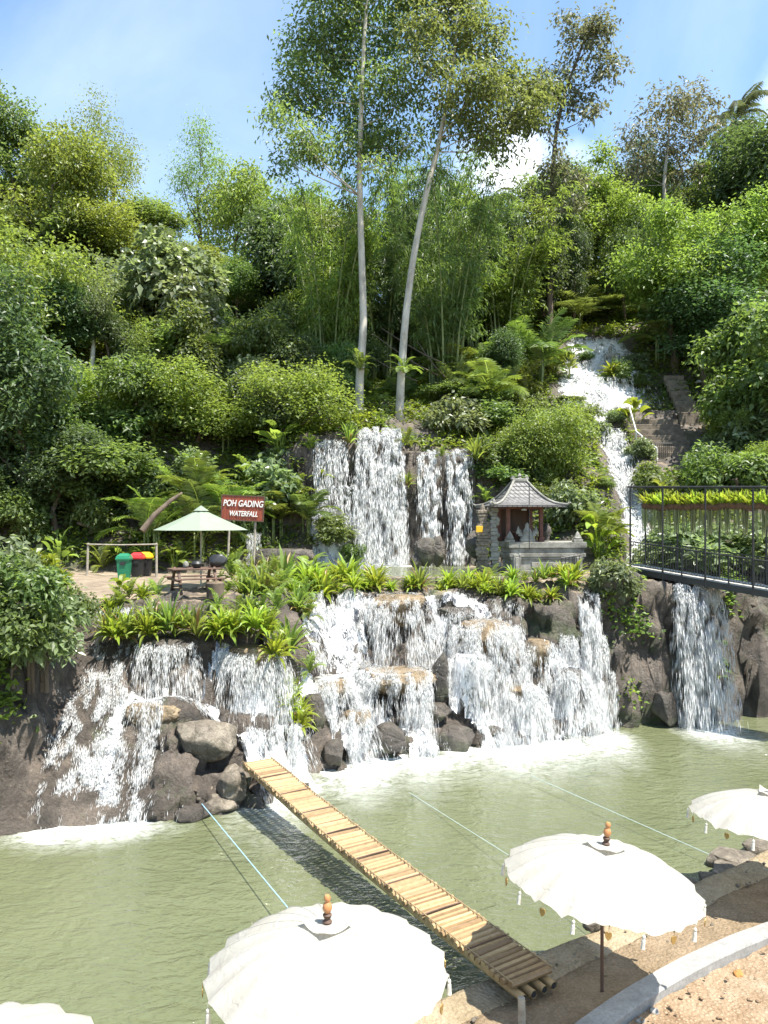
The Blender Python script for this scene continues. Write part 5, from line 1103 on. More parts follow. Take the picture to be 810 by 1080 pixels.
MB().lathe([(.30, zt-.10), (.12, zt+.03), (.02, zt+.09)], 8).build('vent_cap', M['canvas_green'], gp)
MB().tube([(0, 0, 0), (0, 0, zt+.1)], .03, 10).build('pole', M['wood_grey'], gp, True)
b = MB()
for k in range(8):
    a = 2*math.pi*(k*4+1)/32; b.tube([(0, 0, zt-.08), (Rr*.97*math.cos(a), Rr*.97*math.sin(a), zr-.02)], .012, 5)
b.build('rib_frame', M['wood_grey'], gp)
Yt = 26.7; xt = at(205, Yt); zt_ = hz(xt, Yt)
tb = thing('picnic_table', 'dark brown wooden picnic table with attached benches under the green parasol', 'table', (xt, Yt, zt_+.05), .5)
b = MB()
for k in range(5): b.box((0, -.36+k*.18, .76), (1.7, .165, .045), ch=.008)
b.build('table_top', M['wood_dark'], tb)
for s in (-1, 1):
    b = MB(); b.box((0, s*.72, .45), (1.7, .14, .04), ch=.008); b.box((0, s*.88, .45), (1.7, .14, .04), ch=.008); b.build('bench', M['wood_dark'], tb)
    for e in (-1, 1): MB().box((e*.62, s*.48, .37), (.08, .09, .98), rx=s*R(28)).build('leg', M['wood_dark'], tb)
for e in (-1, 1): MB().box((e*.70, 0, .40), (.05, 1.9, .09)).build('cross_beam', M['wood_dark'], tb)
o = MB().lathe([(.10, 0), (.17, .06), (.19, .15), (.15, .22), (.10, .25), (.11, .27)], 16).build('clay_pot', M['metal_dark'], None, True, (xt+.1, Yt-.05, zt_+.835)); tag(o, 'dark round pot standing on the picnic table', 'pot')
o = MB().lathe([(.06, 0), (.10, .05), (.10, .12), (.07, .20), (.03, .22)], 14).build('kettle', M['stone_carved'], None, True, (xt-.32, Yt+.1, zt_+.835)); tag(o, 'small grey kettle beside the pot on the picnic table', 'kettle')
bag = rock_mesh('bag', M['plastic_black'], (.34, .22, .26), 601, 0, 3, .3); o = link('bag', bag, None, (xt+.75, Yt+.35, zt_+1.05)); tag(o, 'black bulging bag at the end of the picnic table', 'bag')
st = thing('log_stool', 'yellowish round log stool standing before the picnic table', 'stool', (at(227, 26.0), 26.0, hz(at(227, 26.0), 26.0)+.05))
MB().lathe([(.30, 0), (.29, .1), (.30, .30), (.31, .50), (.28, .53)], 18, jit=.05).build('log', M['bark_brown'], st, True); MB().lathe([(.27, .531), (.26, .545), (.1, .548)], 18).build('seat', M['rock_tan'], st, True)
def bin_(px, Y, m, lab):
    x = at(px, Y); t = thing('litter_bin', lab, 'bin', (x, Y, hz(x, Y)), .1, 'bins on the terrace')
    MB().lathe([(.30, .02), (.33, .3), (.37, .78), (.38, .80)], 4, sx=1, sy=1, rz=R(45)).build('body', M['plastic_green' if m == 'plastic_green' else 'plastic_black'], t)
    MB().lathe([(.42, .80), (.43, .86), (.37, .98), (.20, 1.08)], 4, rz=R(45)).build('lid', M[m], t); MB().box((0, -.275, .66), (.22, .02, .13)).build('opening_shade', M['plastic_black'], t)  # front slot is a flat black panel, its inner shade put in as colour
bin_(131, 33, 'plastic_green', 'green litter bin with rounded green lid on the dirt terrace')
bin_(145, 33.9, 'plastic_red', 'dark litter bin with bright red lid next to the green bin')
bin_(153.5, 34.6, 'plastic_yellow', 'dark litter bin with yellow lid behind the red lidded bin')
Yf = 34; fe = thing('rail_fence', 'plain wooden post and rail fence at the back of the dirt terrace', 'fence', (at(129, Yf), Yf, hz(at(129, Yf), Yf)))
for px in (93, 165):
    x = at(px, Yf)-at(129, Yf); zz = hz(at(px, Yf), Yf)-fe.location.z; MB().tube([(x-.06*(px == 93), 0, zz-.2), (x, 0, zat(574, Yf)-fe.location.z+.06)], [.06, .05], 8).build('post', M['wood_grey'], fe, True)
MB().tube([(at(92, Yf)-at(129, Yf), -.05, zat(574, Yf)-fe.location.z), (0, -.05, zat(574, Yf)-fe.location.z-.03), (at(166, Yf)-at(129, Yf), -.05, zat(574, Yf)-fe.location.z)], .03, 8).build('rail', M['wood_grey'], fe, True)
o = MB().tube([pt(150, 560, 34.5), pt(163, 543, 34.8), pt(180, 528, 35.2), pt(192, 520, 35.6)], [.15, .12, .1, .06], 10).build('fallen_log', M['bark_brown'], None, True); tag(o, 'leaning bare dead log over the dirt terrace behind the bins', 'log')
Ys = 35; sg = thing('name_sign', 'red brown wooden sign board with white hand painted letters among palms', 'sign', (at(256, Ys), Ys, zat(536, Ys)), R(-4)); sg.rotation_euler = (0, R(2.5), R(-4))
wS, hS = 46/F*Ys, 27/F*Ys
b = MB(); b.box((0, 0, 0), (wS, .05, hS), ch=.01); b.build('board', M['sign_board'], sg)
b = MB()
for z in (-1, 1): b.box((0, -.028, z*(hS/2-.02)), (wS, .03, .05))
for x in (-1, 1): b.box((x*(wS/2-.02), -.029, 0), (.05, .03, hS-.094))
b.build('frame', M['wood_dark'], sg)
for x in (-.6, .6): MB().tube([(x, .07, -2.6), (x, .07, hS/2-.1)], .05, 8).build('post', M['wood_grey'], sg, True)
def text(s, size, loc, parent, m, sx=1.0, shear=.18, name='lettering'):
    c = bpy.data.curves.new(name, 'FONT'); c.body = s; c.size = size; c.extrude = .008; c.offset = .007; c.align_x = 'CENTER'; c.align_y = 'CENTER'; c.shear = shear
    o = bpy.data.objects.new('tmp', c); COL.objects.link(o); dg = bpy.context.evaluated_depsgraph_get(); me = bpy.data.meshes.new_from_object(o.evaluated_get(dg)); bpy.data.objects.remove(o)
    me.materials.clear(); me.materials.append(m); q = link(name, me, parent, loc, (R(90), 0, 0)); q.scale = (sx, 1, 1); return q
text('POH GADING', .40, (.02, -.05, .20), sg, M['sign_paint'], .74); text('WATERFALL', .33, (.05, -.05, -.26), sg, M['sign_paint'], .72)

# ---------------------------------------------------------------- pavilion and its stone plinth
Yv = 35.4; zf = zat(571, Yv); zb = 5.0
pv = thing('pavilion', 'small open wooden pavilion with grey tiled hip roof on carved stone plinth', 'pavilion', (at(548, Yv), Yv, 0), R(7))
def roof_mat():
    m, nt, out = mat('roof_tiles'); v = coords(nt); sp = N(nt, 'ShaderNodeSeparateXYZ'); L(nt, v, sp.inputs[0])
    row_ = math_(nt, 'FRACT', math_(nt, 'MULTIPLY', sp.outputs[2], 5.6)); cx = math_(nt, 'FRACT', math_(nt, 'MULTIPLY', math_(nt, 'ADD', sp.outputs[0], sp.outputs[1]), 4.4))
    ed = math_(nt, 'MINIMUM', ramp(nt, row_, [(.0, (0,)*3), (.22, (1,)*3)]), ramp(nt, math_(nt, 'ABSOLUTE', math_(nt, 'SUBTRACT', cx, .5)), [(.36, (1,)*3), (.5, (.35,)*3)]))
    col = mixc(nt, ed, (.03, .028, .027), ramp(nt, noise(nt, v, 5, 5, .7), [(.3, (.07, .067, .064)), (.7, (.17, .165, .16))]))
    p = N(nt, 'ShaderNodeBsdfPrincipled'); L(nt, col, p.inputs['Base Color']); p.inputs['Roughness'].default_value = .6
    L(nt, bump(nt, ed, .9, .04), p.inputs['Normal']); L(nt, p.outputs[0], out.inputs[0]); return m
M['roof_tiles'] = roof_mat(); M['wood_red'] = surf('wood_red', [(.3, (.09, .03, .02)), (.7, (.19, .07, .045))], 4, .6, .3)
ze, za = zat(535, Yv), zat(508, Yv); hw = 1.66; rl = .30
V, T = [], []; n = 10; pr = []
for i in range(n+1):
    q = i/n; k = (1-q)**1.35
    z = za+(ze-za)*q-(.26*math.sin(math.pi*q)); hx, hy = rl+(hw-rl)*q, .10+(hw-.10)*q
    pr.append((hx, hy, z+ (.06*q**4)))
for hx, hy, z in pr: V += [(-hx, -hy, z+0), (hx, -hy, z), (hx, hy, z), (-hx, hy, z)]
m4 = len(V); V += [(x, y, z-.07) for x, y, z in V]
for i in range(n):
    for k in range(4):
        a, b_ = i*4+k, i*4+(k+1) % 4; T += [(a, a+4, b_+4, b_), (m4+a, m4+b_, m4+b_+4, m4+a+4)]
for k in range(4): a, b_ = n*4+k, n*4+(k+1) % 4; T.append((a, m4+a, m4+b_, b_))
T.append((0, 1, 2, 3))
rf = link('roof', raw_mesh('roof', V, np.array(T), M['roof_tiles']), pv)
for sx in (-1, 1):
    for sy in (-1, 1): MB().tube([(sx*h, sy*d, z+.045) for h, d, z in pr]+[(sx*(hw+.12), sy*(hw+.12), pr[-1][2]+.13)], [.055]*11+[.03], 8).build('hip_ridge', M['stone_carved'], rf, True)
MB().box((0, 0, za+.06), (.75, .26, .16), ch=.03).lathe([(.12, za+.14), (.07, za+.2), (.10, za+.27), (.02, za+.40)], 8).box((-.33, 0, za+.17), (.12, .2, .16), ry=.4).box((.33, 0, za+.17), (.12, .2, .16), ry=-.4).build('ridge_crown', M['stone_carved'], rf)
for sx in (-1, 1):
    for sy in (-1, 1): MB().box((sx*.76-.0, sy*.76, (zf+ze)/2+.05), (.17, .17, ze-zf+.1), ch=.02).box((sx*.76, sy*.76, zf+.12), (.26, .26, .24), ch=.03).build('post', M['wood_red'], pv)
b = MB()
for s in (-1, 1): b.box((0, s*.76, ze-.02), (1.38, .10, .14)); b.box((s*.76, 0, ze-.022), (.10, 1.38, .14))
b.build('beam', M['wood_red'], pv)
MB().box((.05, .9, (zf+ze)/2), (1.45, .05, ze-zf)).build('back_panel', M['wood_dark'], pv)
MB().box((.25, .1, zf+.42), (1.0, .7, .06)).box((-.2, -.2, zf+.2), (.07, .07, .4)).box((.7, -.2, zf+.2), (.07, .07, .4)).box((-.2, .4, zf+.2), (.07, .07, .4)).box((.7, .4, zf+.2), (.07, .07, .4)).build('bench', M['wood_red'], pv)
MB().tube([(-.02, -1.5, zf-.3), (-.02, -1.5, za-.15)], .018, 6).build('slender_rod', M['metal_dark'], pv)
b = MB().lathe([(.01, 0), (.10, -.03), (.13, -.10)], 12, (-.10, -1.0, ze-.06)); b.build('lamp_shade', M['white_pipe'], pv, True)
x0, x1 = at(536, 34.4)-at(548, Yv), at(613, 34.4)-at(548, Yv)
xm, xw = (x0+x1)/2, x1-x0
pl = thing('stone_plinth', 'pale carved stone plinth with stepped mouldings under the pavilion', 'plinth', (at(548, Yv)+xm+.05, Yv, 0), R(3))
b = MB(); H = zf-zb
for z0, z1, ex, dp in ((0, .20, .10, 2.3), (.20, .38, .0, 2.2), (.38, .52, .07, 2.26), (.52, 1.0, -.06, 2.12), (1.0, 1.12, .02, 2.22), (1.12, 1.28, .09, 2.3), (1.28, 1.52, .02, 2.24), (1.52, H, .12, 2.36)):
    b.box((0, 0, zb+(z0+z1)/2), (xw+ex*2, dp, z1-z0-.004), ch=.012)
b.build('plinth_body', M['stone_carved'], pl)
for x in (-xw/2+.25, xw/2-.25): MB().box((x, -1.12, zb+.80), (.34, .14, .85), ch=.02).box((x, -1.16, zb+.8), (.2, .12, .6), ch=.02).build('pilaster', M['stone_carved'], pl)
MB().box((.1, -1.075, zb+.76), (xw*.5, .05, .26), ch=.012).lathe([(.12, -.08), (.14, 0), (.06, .08)], 8, (.35, -1.10, zb+.76), 1, .35).build('carved_relief', M['stone_carved'], pl)
def merlon(x): MB().box((x, -1.0, zf+.05), (.42, .3, .12), ch=.02).box((x, -1.0, zf+.17), (.34, .26, .14), ch=.05).lathe([(.20, 0), (.12, .14), (.02, .26)], 4, (x, -1.0, zf+.22), 1, .7, rz=R(45)).build('merlon', M['stone_carved'], pl)
merlon(xw/2-.25); merlon(-xw/2-.05)
xs_ = -xw/2+.75
b = MB().box((xs_, -.95, zf+.07), (.66, .4, .16), ch=.03).box((xs_, -.95, zf+.2), (.52, .34, .14), ch=.03).lathe([(.24, 0), (.20, .1), (.22, .2), (.14, .34), (.09, .42), (.10, .5), (.02, .62)], 10, (xs_, -.95, zf+.25), 1, .8)
for s in (-1, 1):
    for k in range(3): b.lathe([(.11, 0), (.10, .1), (.01, .26+.05*k)], 6, (xs_+s*(.20+.10*k), -.95, zf+.16+.10*k), 1, .8)
o = b.build('stone_shrine', M['stone_carved'], None, False, (pl.location.x, pl.location.y, 0), (0, 0, R(3))); tag(o, 'crown shaped carved stone ornament standing on the plinth edge before the pavilion', 'shrine')
o = MB().lathe([(.16, 0), (.14, .08), (.20, .25), (.26, .42), (.22, .62), (.12, .72), (.15, .76), (.10, .80)], 16).build('stone_urn', M['rock'], None, True, (at(576, 35.8), 35.8, zf+.02)); tag(o, 'dark round stone urn beside the pavilion bench', 'urn')
# carved gate pillars left of the pavilion
g = random.Random(12)
for k, (px, wd, top, lab) in enumerate([(521, .5, 533, 'pale carved gate pillar touching the pavilion roof edge'), (509, .75, 538, 'mossy carved guardian pillar next to the pale gate pillar')]):
    x = at(px, 34.6); z0 = hz(x, 34.6); h = zat(top, 34.6)-z0; b = MB(); z = 0
    while z < h:
        dz = g.uniform(.10, .24); w = wd*g.uniform(.65, 1.05)*(1-.35*z/h); b.box((g.uniform(-.04, .04), 0, z+dz/2), (w, w*.9, dz-.004), ch=.025, rz=g.uniform(-.1, .1)); z += dz
        if g.random() < .6: b.ball((g.choice((-1, 1))*w*.5, -w*.3, z), (.10, .10, .12), 8, 5)
    b.lathe([(.14, 0), (.10, .12), (.02, .3)], 6, (0, 0, h)); o = b.build('gate_pillar', M['stone_carved' if k == 0 else 'rock_dry'], None, False, (x, 34.6, z0)); tag(o, lab, 'pillar')
o = MB().box((0, 0, 0), (.30, .04, .28), ch=.01).build('yellow_plaque', M['plastic_yellow'], None, False, (at(505.5, 34.1), 34.05, zat(558, 34.1))); tag(o, 'small yellowish plaque on the mossy carved pillar', 'plaque')
for k, (px, py, w, h, lab) in enumerate([(448, 580, 26, 22, 'mossy stone figure group at the foot of the twin fall'), (462, 578, 18, 26, 'upright mossy rock beside the upper pool'), (500, 570, 22, 24, 'dark mossy stone below the carved guardian pillar'), (440, 588, 16, 14, 'low wet stone at the upper pool edge')]):
    Y = 37.5; o = link('mossy_stone', rock_mesh('mossy_stone', M['rock'], (w/F*Y/2, w/F*Y/2.6, h/F*Y/1.6), 700+k, 0, 4, .38), None, (at(px, Y), Y, zat(py+4, Y))); tag(o, lab, 'stone')
# stone rim of the upper pool
b = MB(); g = random.Random(2); x = -3.6
while x < 5.4:
    w = g.uniform(.5, .9); b.box((x+w/2, 31.2+g.uniform(-.06, .06), 5.22), (w-.02, .5, .5), ch=.06, rz=g.uniform(-.05, .05)); x += w
for xx in (-3.6, 5.6):
    y = 31.5
    while y < 39: w = g.uniform(.6, 1.0); b.box((xx+g.uniform(-.1, .1), y+w/2, 5.22), (.5, w-.02, .55), ch=.06); y += w
o = b.build('pool_rim', M['rock_dry']); tag(o, 'low grey stone rim around the upper pool behind the ferns', 'rim')
o = link('retaining_wall', rock_mesh('retaining_wall', M['rock'], (1.7, .5, .95), 811, .2, 4, .12), None, (at(297, 37.2), 37.2, 6.1)); tag(o, 'dark stone retaining wall behind the parasol with the small spout', 'wall')
# little rail beside the plinth
rl_ = thing('hand_rail', 'short black metal railing beside the stone plinth', 'railing', (at(602, 33.4), 33.4, 5.2), R(20))
for k in range(6): MB().tube([(-.45+k*.18, 0, 0), (-.45+k*.18, 0, .92+.1*k/5)], .016, 6).build('baluster', M['metal_dark'], rl_)
MB().tube([(-.5, 0, .92), (.5, 0, 1.03)], .024, 6).build('rail', M['metal_dark'], rl_)

# ---------------------------------------------------------------- black metal footbridge
PA, PB = np.array([at(664, 31.2), 31.2]), np.array([at(794, 27.7), 27.7]); u2 = (PB-PA)/np.linalg.norm(PB-PA); n2 = np.array([-u2[1], u2[0]]); LB_ = np.linalg.norm(PB-PA)
zd0, zd1 = zat(597, 31.2), zat(619, 27.7)
fb = thing('footbridge', 'black metal footbridge with thin baluster railing and grey deck before the cliff', 'bridge', (PA[0], PA[1], 0))
def fp(s, q, z): d = u2*s+n2*q; return Vector((d[0], d[1], z+zd0+(zd1-zd0)*s/LB_))
SE = LB_*1.55; W2 = 1.3; rz_ = math.atan2(u2[1], u2[0]); ry_ = math.atan2(zd0-zd1, LB_)
def slab(bm, s0, s1, q0, q1, z0, z1):
    V = [fp(s, q, z) for z in (z0, z1) for s, q in ((s0, q0), (s1, q0), (s1, q1), (s0, q1))]; bm.add(V, [(0,3,2,1),(4,5,6,7),(0,1,5,4),(1,2,6,5),(2,3,7,6),(3,0,4,7)])
b = MB(); slab(b, -.3, SE, 0.05, W2-.05, -.06, 0.0); b.build('deck', M['deck_grey'], fb)
for q in (0, W2-.05): b = MB(); slab(b, -.3, SE, q, q+.045, -.30, -.061); b.build('girder', M['metal_dark'], fb)
b = MB()
for k in range(12): s = k/11*SE; slab(b, s, s+.05, .046, W2-.051, -.22, -.08)
b.build('cross_member', M['metal_dark'], fb)
postS = [0.02, .29*LB_, .64*LB_, LB_, 1.4*LB_]; ztop = lambda s, Y: 0
def top_at(s): p = PA+u2*s; return zat(513.5, p[1])
for q in (.02, W2-.03):
    for s in postS:
        p = fp(s, q, 0); b = MB(); b.tube([fp(s, q, -.35), Vector((p.x, p.y, top_at(s)))], .038, 6); b.build('post', M['metal_dark'], fb)
    b = MB(); b.tube([Vector((fp(s, q, 0).x, fp(s, q, 0).y, top_at(s))) for s in (-.1, SE*.5, SE)], .035, 6); b.build('top_rail', M['metal_dark'], fb)
    b = MB(); nb = int(SE/.105)
    for k in range(nb):
        s = k*.105+.05; b.tube([fp(s, q, .06), fp(s, q, .98)], .0115, 4, False)
    b.tube([fp(0, q, 1.0), fp(SE, q, 1.0)], .026, 6); b.tube([fp(0, q, .06), fp(SE, q, .06)], .018, 6); b.tube([fp(0, q, .86), fp(SE, q, .86)], .012, 5); b.build('railing', M['metal_dark'], fb)
    for s in (.45*LB_, .82*LB_): MB().tube([fp(s, q, -.1), fp(s, q, 1.02)], .03, 6).build('short_post', M['metal_dark'], fb)
for k in range(5): s = postS[k]; p, r_ = fp(s, .02, 0), fp(s, W2-.03, 0); MB().tube([Vector((p.x, p.y, top_at(s)-.01)), Vector((r_.x, r_.y, top_at(s)-.01))], .026, 6).build('tie_rod', M['metal_dark'], fb)
MB().tube([fp(.36*LB_, .1, -.25), fp(-.15, .5, -2.1)], .05, 6).build('brace', M['metal_dark'], fb)
MB().box((0, 0, 0), (0.01, 0.01, 0.01)) 
# hanging planters
g = random.Random(6); NP = 22
pot_me = MB().lathe([(.13, -.02), (.19, .06), (.21, .20), (.20, .22), (.17, .21)], 12).v
pl_fol = lm('foliage', rosette(34, .52, .075, 920, (25, 88), .8, .12), 'leaf_yellow')
def root_mesh():
    q = np.random.default_rng(9); ps = []
    for k in range(46):
        a = q.random()*6.28; r = .17*math.sqrt(q.random()); x, y = r*math.cos(a)*1.6, r*math.sin(a); l = q.uniform(.45, 1.05); w = q.uniform(.008, .022)
        P = np.array([[x+.02*math.sin(3*t+k), y, -l*t] for t in np.linspace(0, 1, 5)]); d = np.array([math.cos(a), math.sin(a), 0])*w
        V = np.concatenate([P-d, P+d]); i = np.arange(4); ps.append((V, np.concatenate([np.stack([i, i+1, i+6], 1), np.stack([i, i+6, i+5], 1)])))
    return join(ps)
rt = lm('hanging_roots', root_mesh(), 'roots'); first = None
for k in range(NP):
    s = (k+.5)/NP*SE*1.0; p = fp(s, W2-.03, 0); Yk = PA[1]+u2[1]*s; z = zat(537, Yk)
    lab = 'coir pot of yellow green leaves in the row hanging under the footbridge top rail'
    if first is None:
        t = thing('hanging_planter', lab, 'planter', (0, 0, 0), 0, 'hanging planters'); first = t
        b = MB().lathe([(.13, -.02), (.19, .06), (.21, .20), (.20, .22), (.17, .21)], 12, sx=1.5); b.build('pot', M['coir'], t, True)
        f = link('foliage', pl_fol, t, (0, 0, .16)); f.scale = (1.2, 1.2, 1.3); link('hanging_roots', rt, t, (0, 0, .03)); MB().tube([(-.2, 0, .2), (0, 0, .95)], .006, 4).tube([(.2, 0, .2), (0, 0, .95)], .006, 4).build('hanger', M['metal_dark'], t)
    else: t = copy_tree(first)
    t.location = (fp(s, W2-.03, 0).x+PA[0], fp(s, W2-.03, 0).y+PA[1], z+g.uniform(-.04, .04)); t.rotation_euler = (0, 0, rz_+g.uniform(-.3, .3)+math.pi*(k % 2))

# ---------------------------------------------------------------- stairs, statue and bits on the hill
sr = thing('staircase', 'grey stone staircase climbing the hill beside the upper cascade', 'staircase', (at(704, 46.6), 46.6, 0))
zs0 = zat(484, 46.6); nst = 7; b = MB(); wst = 62/F*46.6; rise = (zat(443, 50.0)-zs0)/nst
for k in range(nst): b.box((0, k*.48+1.0, zs0+k*rise-.6+rise), (wst-.02*k, 2.0, 1.2), ch=.02)
b.build('lower_flight', M['stair_stone'], sr)
yu = 50.2; b = MB(); xu = at(727, yu)-sr.location.x; z0 = zs0+nst*rise; ru = (zat(398, 53)-z0)/8
for k in range(8): b.box((xu, yu-46.6+k*.4+.6, z0+k*ru-.5+ru), (1.35, 1.6, 1.2), ch=.02)
b.build('upper_flight', M['stair_stone'], sr)
MB().box((xu-1.6, 4.3, z0-.1), (1.9, .6, 1.7), ch=.1).build('retaining_wall', M['rock'], sr)
MB().box((xu-.8, 5.0, z0+.7), (.18, 2.6, .8), rx=R(30), ch=.03).build('side_wall', M['rock'], sr)
hr = [pt(664, 430, 48.8), pt(671, 455, 47.4), pt(693, 473, 46.4)]
t = thing('handrail', 'white painted pipe handrail bent over the lower stair steps', 'handrail', hr[0])
MB().tube([p-hr[0] for p in hr], .045, 8).build('rail', M['white_pipe'], t, True)
for p in hr[1:]: MB().tube([p-hr[0], p-hr[0]-Vector((0, 0, 1.0))], .035, 6).build('post', M['white_pipe'], t)
t = thing('thin_railing', 'thin dark railing standing on the lower stair steps', 'railing', pt(700, 484, 46.5))
for k in range(9): MB().tube([(k*.12-.5, 0, 0), (k*.12-.5, 0, .95)], .014, 5).build('baluster', M['metal_dark'], t)
MB().tube([(-.52, 0, .95), (.5, 0, .95)], .02, 5).build('rail', M['metal_dark'], t)
Yl = 51; t = thing('garden_lamp', 'small pale shaded garden lamp at the top of the stairs', 'lamp', pt(737, 425, Yl)); hl = (425-404)/F*Yl
MB().tube([(0, 0, -.3), (0, 0, hl)], .03, 6).build('pole', M['metal_dark'], t); MB().lathe([(.22, hl), (.24, hl+.05), (.12, hl+.16), (.03, hl+.22)], 12).build('lamp_shade', M['stone_carved'], t, True)
# seated statue: one continuous body
def skin(name, vs, es, rad, m, loc, label, cat, sub=2):
    me = bpy.data.meshes.new(name); me.from_pydata(vs, es, []); o = link(name, me, None, loc)
    sk = o.modifiers.new('skin', 'SKIN'); sd_ = o.modifiers.new('sub', 'SUBSURF'); sd_.levels = sub; sd_.render_levels = sub
    for k, r in enumerate(rad): me.skin_vertices[0].data[k].radius = r if hasattr(r, '__len__') else (r, r)
    me.skin_vertices[0].data[0].use_root = True
    dg = bpy.context.evaluated_depsgraph_get(); me2 = bpy.data.meshes.new_from_object(o.evaluated_get(dg)); me2.materials.append(m); me2.polygons.foreach_set('use_smooth', [True]*len(me2.polygons)); me2.name = name
    o.modifiers.clear(); o.data = me2; bpy.data.meshes.remove(me); tag(o, label, cat); return o
Yst = 55.2; zs = zat(387, Yst)
vs = [(0,0,.18),(0,.02,.45),(0,.02,.78),(0,.0,.98),(0,-.02,1.06),(0,-.03,1.22),(0,-.02,1.40),(0,-.01,1.52), (-.30,0,.86),(-.40,-.03,.55),(-.28,-.28,.34),(-.06,-.36,.32), (.30,0,.86),(.40,-.03,.55),(.28,-.28,.34),(.06,-.36,.32), (-.30,-.10,.16),(-.62,-.22,.14),(-.15,-.45,.13), (.30,-.10,.16),(.62,-.22,.14),(.15,-.45,.13)]
es = [(0,1),(1,2),(2,3),(3,4),(4,5),(5,6),(6,7),(2,8),(8,9),(9,10),(10,11),(2,12),(12,13),(13,14),(14,15),(0,16),(16,17),(17,18),(0,19),(19,20),(20,21)]
rd = [(.26,.2),(.22,.17),(.28,.18),(.10,.10),(.09,.09),(.17,.17),(.12,.12),(.06,.06),.12,.09,.075,.07,.12,.09,.075,.07,.17,.13,.09,.17,.13,.09]
skin('statue', vs, es, rd, M['stone_carved'], (at(643.5, Yst), Yst, zs), 'small grey stone statue seated cross legged at the head of the upper cascade', 'statue')
plant('bush0', (at(646, 53.4), 53.4, zat(409, 53.4)), 34/F*53.4, 27/F*53.4, 'round clipped bush with yellow top growing inside the upper cascade')
plant('rosette0', (at(646, 53.2), 53.2, zat(396, 53.2)), 30/F*53.4, .9, 'yellow green leaf tuft crowning the round bush in the upper cascade')
t = thing('planted_urn', 'dark urn with a small shrub standing in the upper cascade near the statue', 'urn', (at(617, 55), 55, zat(388, 55)))
MB().lathe([(.2, -.2), (.24, .1), (.42, .35), (.44, .45)], 12).build('urn_body', M['rock'], t, True); link('foliage', PRO['bush2'][0], t, (0, 0, .3)).scale = (.6, .6, .6)
YT = 61; t = thing('tile_roofed_hut', 'orange roof corner of a hut half hidden by palms above the twin fall', 'hut', pt(556, 302, YT)); t.location.z -= 2.2
b = MB(); b.add([(-1.5,-1.5,1.9),(1.5,-1.5,1.9),(1.5,1.5,1.9),(-1.5,1.5,1.9),(-.3,0,2.9),(.3,0,2.9)], [(0,1,5,4),(1,2,5),(2,3,4,5),(3,0,4),(3,2,1,0)]); b.build('roof', M['rock_tan'], t)
for sx in (-1, 1):
    for sy in (-1, 1): MB().box((sx*1.1, sy*1.1, .7), (.15, .15, 2.4)).build('post', M['wood_dark'], t)
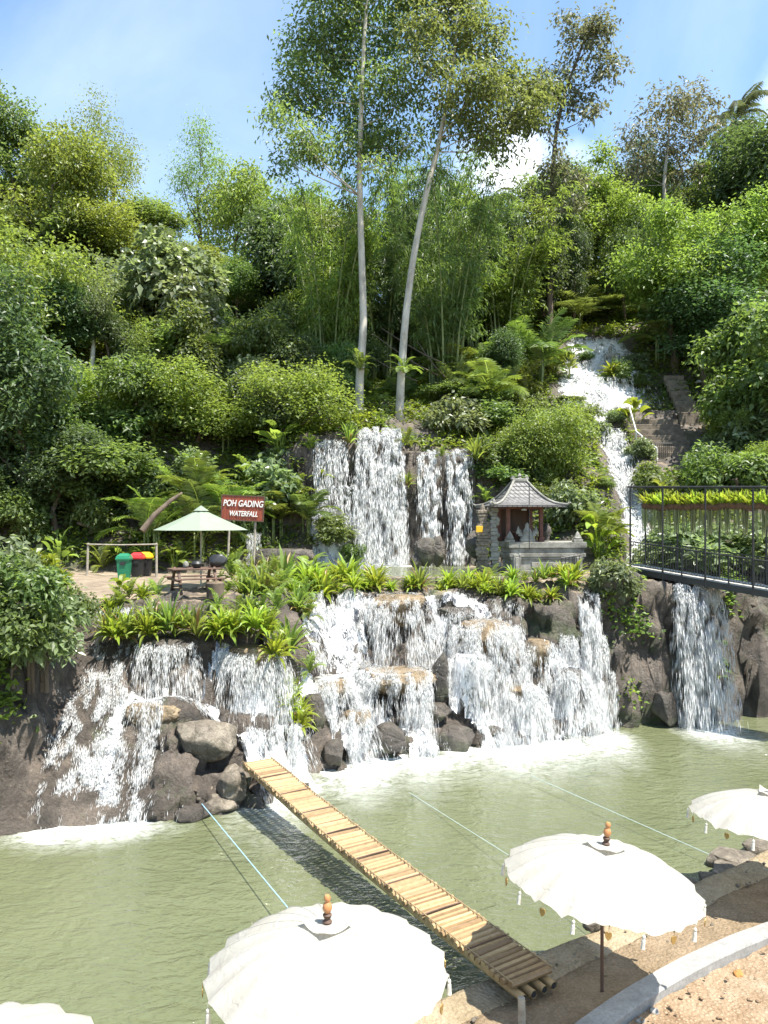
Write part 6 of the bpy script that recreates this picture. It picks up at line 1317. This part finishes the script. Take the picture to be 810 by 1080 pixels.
# ---------------------------------------------------------------- camera, sky, sun
cam = bpy.data.cameras.new('camera'); co = bpy.data.objects.new('camera', cam); COL.objects.link(co)
co.location = (0, 0, CZ); co.rotation_euler = (R(90), 0, 0)
cam.sensor_fit = 'VERTICAL'; cam.sensor_height = 36; cam.lens = 36*F/1080; cam.shift_y = 10/1080
cam.clip_end = 2000; cam.clip_start = .1; sc.camera = co
EL, AZ = 66, 122
w = bpy.data.worlds.new('World'); sc.world = w; w.use_nodes = True; nt = w.node_tree; nt.nodes.clear()
sky = N(nt, 'ShaderNodeTexSky', sky_type='NISHITA'); sky.sun_disc = False
sky.sun_elevation = R(EL); sky.sun_rotation = R(AZ); sky.air_density = 1.0; sky.dust_density = .7; sky.ozone_density = 1.0
tc = N(nt, 'ShaderNodeTexCoord')
def puff(px, py, rad, str_):
    d = Vector(((px-405)/F, 1, (550-py)/F)).normalized()
    vm = N(nt, 'ShaderNodeVectorMath', operation='DISTANCE'); L(nt, tc.outputs['Generated'], vm.inputs[0]); vm.inputs[1].default_value = d
    f = math_(nt, 'DIVIDE', vm.outputs['Value'], rad)
    f = math_(nt, 'SUBTRACT', 1.0, f); return math_(nt, 'MULTIPLY', math_(nt, 'MAXIMUM', f, 0.0), str_)
nz = noise(nt, tc.outputs['Generated'], 9, 7, .6, .3)
cl = None
for a in ((533, 182, .07, 1.6), (560, 205, .05, 1.0), (852, 95, .055, 1.2), (596, 200, .06, 1.0), (480, 240, .08, .8)):
    b = puff(*a); cl = b if cl is None else math_(nt, 'MAXIMUM', cl, b)
cl = math_(nt, 'MULTIPLY', cl, ramp(nt, nz, [(.38, (0,)*3), (.62, (1,)*3)]))
wisp = math_(nt, 'MULTIPLY', ramp(nt, noise(nt, tc.outputs['Generated'], 2.2, 6, .55, .6), [(.45, (0,)*3), (.8, (1,)*3)]), .18)
cl = math_(nt, 'MINIMUM', math_(nt, 'ADD', cl, wisp), .95)
bg = N(nt, 'ShaderNodeBackground'); bg.inputs[1].default_value = .125
L(nt, mixc(nt, cl, mixc(nt, 1.0, sky.outputs[0], (.90, 1.0, 1.0), 'MULTIPLY'), (7.5, 7.7, 8.0)), bg.inputs[0])
ow = N(nt, 'ShaderNodeOutputWorld'); L(nt, bg.outputs[0], ow.inputs[0])
sl = bpy.data.lights.new('sun', 'SUN'); sl.energy = 5.0; sl.angle = R(.55); sl.color = (1, .95, .86)
so = bpy.data.objects.new('sun', sl); COL.objects.link(so)
sd = Vector((math.sin(R(AZ))*math.cos(R(EL)), math.cos(R(AZ))*math.cos(R(EL)), math.sin(R(EL))))
so.rotation_euler = sd.to_track_quat('Z', 'Y').to_euler(); so.location = sd*100
sc.view_settings.view_transform = 'Standard'; sc.view_settings.look = 'None'; sc.view_settings.exposure = 1.32
sc.view_settings.gamma = 1; sc.view_settings.use_curve_mapping = False
sc.render.engine = 'CYCLES'; c_ = sc.cycles
c_.use_denoising = True; c_.max_bounces = 7; c_.diffuse_bounces = 3; c_.glossy_bounces = 2; c_.transmission_bounces = 4; c_.transparent_max_bounces = 12
c_.caustics_reflective = False; c_.caustics_refractive = False; c_.sample_clamp_indirect = 6
sc.render.use_persistent_data = False
